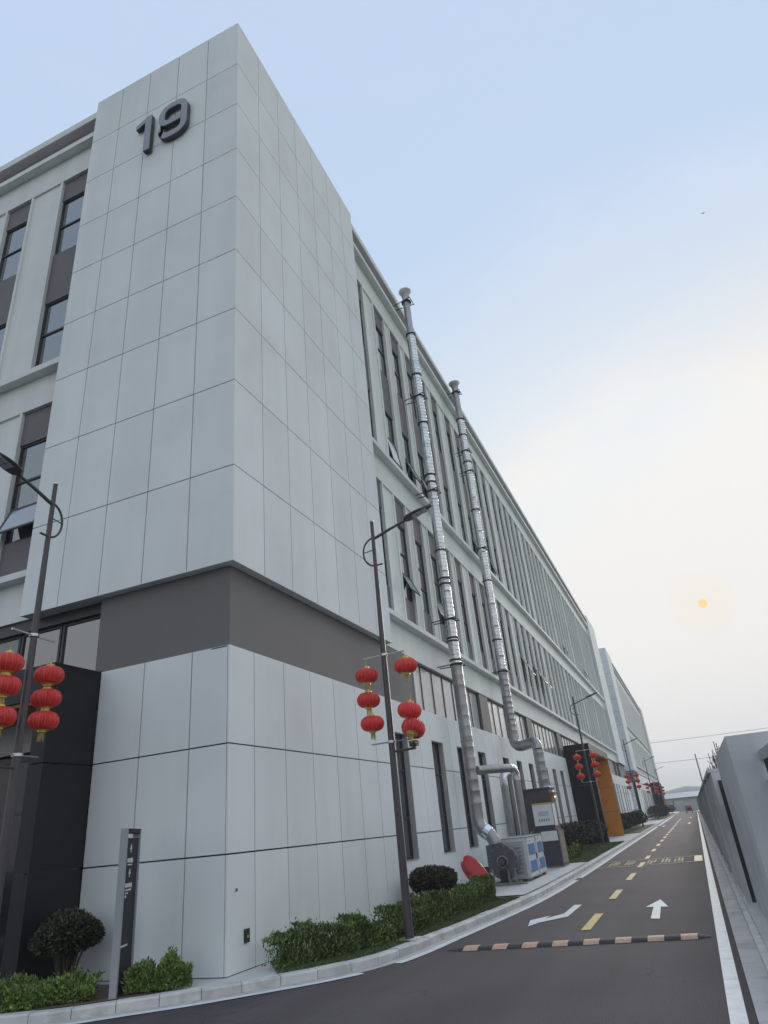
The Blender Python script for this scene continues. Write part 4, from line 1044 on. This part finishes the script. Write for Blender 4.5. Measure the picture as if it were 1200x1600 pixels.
for k in range(260):
    i_ = rv.randrange(len(KP)); p0_ = KP[i_]
    if not (-3 < p0_.y < 17): continue
    off = rv.choice((rv.uniform(.01, .16), rv.uniform(-.16, -.01), rv.uniform(-.9, -.2))); q_ = offset([KP[max(i_-1, 0)], p0_, KP[min(i_+1, len(KP)-1)]], off)[1]
    zz = .009 if off > 0 else (KH+.012 if off > -.17 else KH+.03)
    leaf(lt, Vector((q_.x, q_.y, zz)), (rdir(0, .15)).normalized(), Vector((0, 0, 1)), rv.uniform(.03, .06), .025)
lo_ = rawbuild(lt, 'leaf_litter', 'dead_leaf', None, 'stuff'); lo_['label'] = 'scattered small dry leaves along the kerb'; lo_['category'] = 'leaves'
hedge('small green shrubs along the verge beyond the scrubber', [(1.25, 18.1), (1.5, 20.5), (1.6, 22)], .8, .40, 2600, 'bright_leaf', 'low_shrubs', 'shrub', .10)
for i, (x, y, r) in enumerate([(.85, 20.5, .75), (.75, 22.6, .75), (.85, 25.2, .8), (.7, 28., .75), (.85, 31.2, .8)]):
    round_bush(ORD[i]+' clipped round bush from the scrubber towards the orange entrance', x, y, .2, r, .50, 2300, l=.10, group='round bushes before the orange entrance', z_c=.68)
for i, (x, y, r) in enumerate([(1.0, 46.5, .8), (.9, 49., .85), (1.0, 52., .8), (1.1, 55.5, .85), (1.0, 59, .8), (1.1, 62.5, .85)]):
    round_bush(ORD[i]+' clipped round bush beyond the orange entrance', x, y, .2, r, .55, 1200, l=.14, group='round bushes beyond the orange entrance', trunk=False, z_c=.72)
for i, (x, y, r) in enumerate([(1.2, 92, 1.), (1.2, 97, 1.0), (1.2, 104, 1.), (1.3, 116., 1.), (1.3, 140., 1.2)]):
    round_bush(ORD[i]+' round dark bush along the verge of the second block', x, y, .2, r, .7, 700, l=.22, group='round bushes beside the second block', trunk=False, z_c=.85)

# ================================================================== RIGHT-HAND WALL
pr = thing('gate_pier', 'smooth grey concrete pier wall at the roadside with a steel fence fixed to its end', 'wall', (6.84, 0, .10))
MB().box(0, .95, -.05, 4.42, -.05, 2.20).build('body', 'pier_concrete', pr)
MB().box(.06, .16, 4.44, 4.86, .05, 1.75).build('gap_shade_strip', 'frame', pr)  # dark strip added for the shaded gap between pier and boundary wall
fn = thing('steel_fence', 'grey steel fence with dark upright bars between the pier and the camera side', 'fence', (7.16, -.05, .10))
for z in (1.90, 1.60, .25):
    MB().box(-.035, .035, -7.9, -.012, z, z+.10).build('rail', 'totem_grey', fn)
bm_ = MB().box(-.012, .012, -.012, .012, .32, 1.62).mesh('bar', 'black_metal')
for k in range(60): link('bar', bm_, fn, loc=(0, -.12-k*.125, 0))
bm2 = MB().box(-.012, .012, -.012, .012, 1.70, 1.90).mesh('bar', 'black_metal')
for k in range(60): link('bar', bm2, fn, loc=(0, -.12-k*.125, 0))
bw = thing('boundary_wall', 'long weathered grey concrete boundary wall with posts along the road', 'wall', (6.70, 0, .10))
y = 4.95; k = 0
while y < 150:
    ln = 3.0; pm = MB()
    key = ('bw', k % 3)
    if key not in BOXES:
        BOXES[key] = MB().box(0, .16, .005, ln-.305, -.05, 2.00-.02*(k % 3)).mesh('wall_panel', 'wall_concrete'); 
    link('wall_panel', BOXES[key], bw, loc=(0.02, y, 0))
    if 'bwp' not in BOXES: BOXES['bwp'] = MB().box(-.02, .24, ln-.30, ln, -.05, 2.06).mesh('post', 'wall_concrete'); BOXES['bwc'] = MB().box(-.03, .20, .004, ln-.304, 2.004, 2.06).mesh('coping', 'wall_concrete')
    link('post', BOXES['bwp'], bw, loc=(0, y, 0)); link('coping', BOXES['bwc'], bw, loc=(0, y, 0))
    y += ln; k += 1
MB().box(.095, .165, -.07, -.006, -.05, 1.86).build('slit_shade_strip', 'frame', bw).location = (0, 4.95, 0)  # dark strip added to draw the shadow slit at the wall end
# bare twigs over the wall
for (x, y0, lab) in ((7.15, 8.2, 'bare thorny twigs sticking up over the boundary wall next to the pier'), (7.25, 17., 'bare twigs over the boundary wall farther along')):
    t = thing('bare_shrub', lab, 'shrub', (x, y0, .1)); mb = MB()
    for k in range(26):
        b = Vector((rv.uniform(-.15, .25), rv.uniform(-1.2, 2.8), 1.2)); e = b+Vector((rv.uniform(-.15, .15), rv.uniform(-.4, .4), rv.uniform(1.0, 1.55))); mb.tube([b-Vector((0, 0, 1.2)), b, b.lerp(e, .5)+Vector((0, rv.uniform(-.05, .05), 0)), e], [.020, .018, .014, .008], 5)
        for q in range(5):
            a = b.lerp(e, rv.uniform(.45, .95)); mb.tube([a, a+rdir(.0, 1)*rv.uniform(.06, .2)], [.009, .006], 4)
    mb.build('twigs', 'twig', t)
up_ = thing('utility_pole', 'thin grey utility pole standing behind the far boundary wall', 'pole', (7.95, 100, 0))
MB().tube([(0, 0, 0), (0, 0, 7.8)], [.12, .07], 10).build('shaft', 'pole', up_, True); MB().box(-.5, .5, -.05, .05, 3.0, 3.1).build('cross_arm', 'pole', up_)

# ================================================================== FAR BACKGROUND
tr_ = thing('small_truck', 'small red truck far down the road', 'truck', (4.85, 142, 0)); tr_.scale = (.72, .72, .72)
MB().box(-.75, .75, 0, 1.4, .55, 1.05).build('cab_lower', 'truck_red', tr_); MB().prism([(.05, 1.05), (1.35, 1.05), (1.25, 1.75), (.3, 1.75)], -.68, .68, Matrix(((0,0,1,0),(1,0,0,0),(0,1,0,0),(0,0,0,1)))).build('cab', 'truck_red', tr_)
MB().box(-.60, .60, -.012, .10, 1.12, 1.55).build('windscreen', 'glass', tr_); MB().box(-.8, .8, 1.45, 4.4, .60, 1.25).build('load_bed', 'truck_red', tr_); MB().box(-.78, .78, -.06, .02, .35, .56).build('bumper', 'totem_grey', tr_)
for x in (-.68, .68):
    for y in (.5, 3.6): MB().lathe([(.30, -.11), (.32, -.06), (.32, .06), (.30, .11)], 18, (x, y, .32), 'x').build('wheel', 'rubber', tr_, True)
    MB().box(x*.85-.09, x*.85+.09, -.075, -.061, .60, .74).build('headlight', 'mark_white', tr_)
fwb = thing('far_warehouse', 'low grey warehouse with blue grey roof closing the end of the road', 'building', (-4, 300, 0))
MB().box(-45, 60, 0, 40, 0, 3.9).build('wall', 'far_wall', fwb)
MB().prism([(-2, 3.9), (42, 3.9), (20, 6.0)], -46, 61, Matrix(((0,0,1,0),(1,0,0,0),(0,1,0,0),(0,0,0,1)))).build('roof', 'far_roof', fwb)
for k in range(9): MB().box(-42+k*11, -38+k*11, -.2, -.02, 1.6, 2.9).build('window', 'glass', fwb)
fe = thing('far_fence_wall', 'pale low wall across the far end of the road', 'wall', (0, 180, 0))
MB().box(-20, 30, 0, .3, 0, 1.35).build('body', 'far_wall', fe)
for k in range(13): MB().box(-20+k*4-.2, -20+k*4+.2, -.08, .38, 0, 1.5).build('post', 'far_wall', fe)
hm = MB(); nx = 80
for i in range(nx+1):
    x = -700+1400*i/nx; h = 17+4*math.sin(i*.37)+2.5*math.sin(i*.93+1)+1.5*math.sin(i*2.1)
    hm.v += [(x, 900, -1), (x, 960, h*.7), (x, 1030, h), (x, 1200, -1)]
for i in range(nx):
    for j in range(3): a = i*4+j; hm.f.append((a, a+4, a+5, a+1))
struct(hm.build('hills', 'hill', None, True))
# overhead wires, pole to pole across the street
pw = [thing('wire_pole', 'tall concrete wire pole behind the second block', 'pole', (-40, 185, 0), 0, 'wire poles'), thing('wire_pole', 'tall concrete wire pole beyond the boundary wall', 'pole', (70, 185, 0), 0, 'wire poles')]
for t in pw: MB().tube([(0, 0, 0), (0, 0, 19)], [.2, .12], 10).build('shaft', 'wall_concrete', t, True); MB().box(-.1, .1, -1.2, 1.2, 17.5, 17.7).build('cross_arm', 'wall_concrete', t)
def wire(z, lab):
    pts = [(-40+110*k/24, 185, z-1.2*math.sin(PI*k/24)) for k in range(25)]
    tag(MB().tube(pts, .05, 6).build('overhead_wire', 'wire', None, True), lab, 'cable', 'overhead wires')
wire(17.6, 'upper thin grey overhead wire crossing the sky above the road end'); wire(12.6, 'lower thin grey overhead wire crossing the sky above the road end')
# a small bird high up
bd = MB(); bd.prism([(-.05, 0), (0, .28), (.05, 0), (0, -.2)], -.04, .04); bd.add([(0, .1, 0), (.5, -.05, .18), (.02, -.08, 0), (-.5, -.05, .18)], [(0, 1, 2), (0, 2, 3)])
b_o = bd.build('bird', 'black_metal'); tag(b_o, 'tiny dark bird flying in the open sky', 'bird')
def at(px, py, dist):
    d = (fw + rt2*((px-600)/FPX) - up2*((py-800)/FPX)).normalized(); return CAM+d*dist
b_o.location = at(1099, 333, 110); b_o.scale = (.8, .8, .8)

# ================================================================== AIR
hz = MB().box(-420, 420, -60, 1300, -1.5, 40).build('haze', 'wire'); hz.data.materials.clear()
HM = bpy.data.materials.new('haze_air'); HM.use_nodes = True; ht = HM.node_tree; ht.nodes.clear()
ho = ht.nodes.new('ShaderNodeOutputMaterial'); hv = ht.nodes.new('ShaderNodeVolumePrincipled'); ht.links.new(hv.outputs[0], ho.inputs['Volume'])
hv.inputs['Color'].default_value = (.86, .90, .95, 1); hv.inputs['Density'].default_value = .0007
hz.data.materials.append(HM); hz['kind'] = 'stuff'; hz['label'] = 'thin pale haze filling the air along the street'; hz['category'] = 'haze'
sc.cycles.volume_bounces = 1
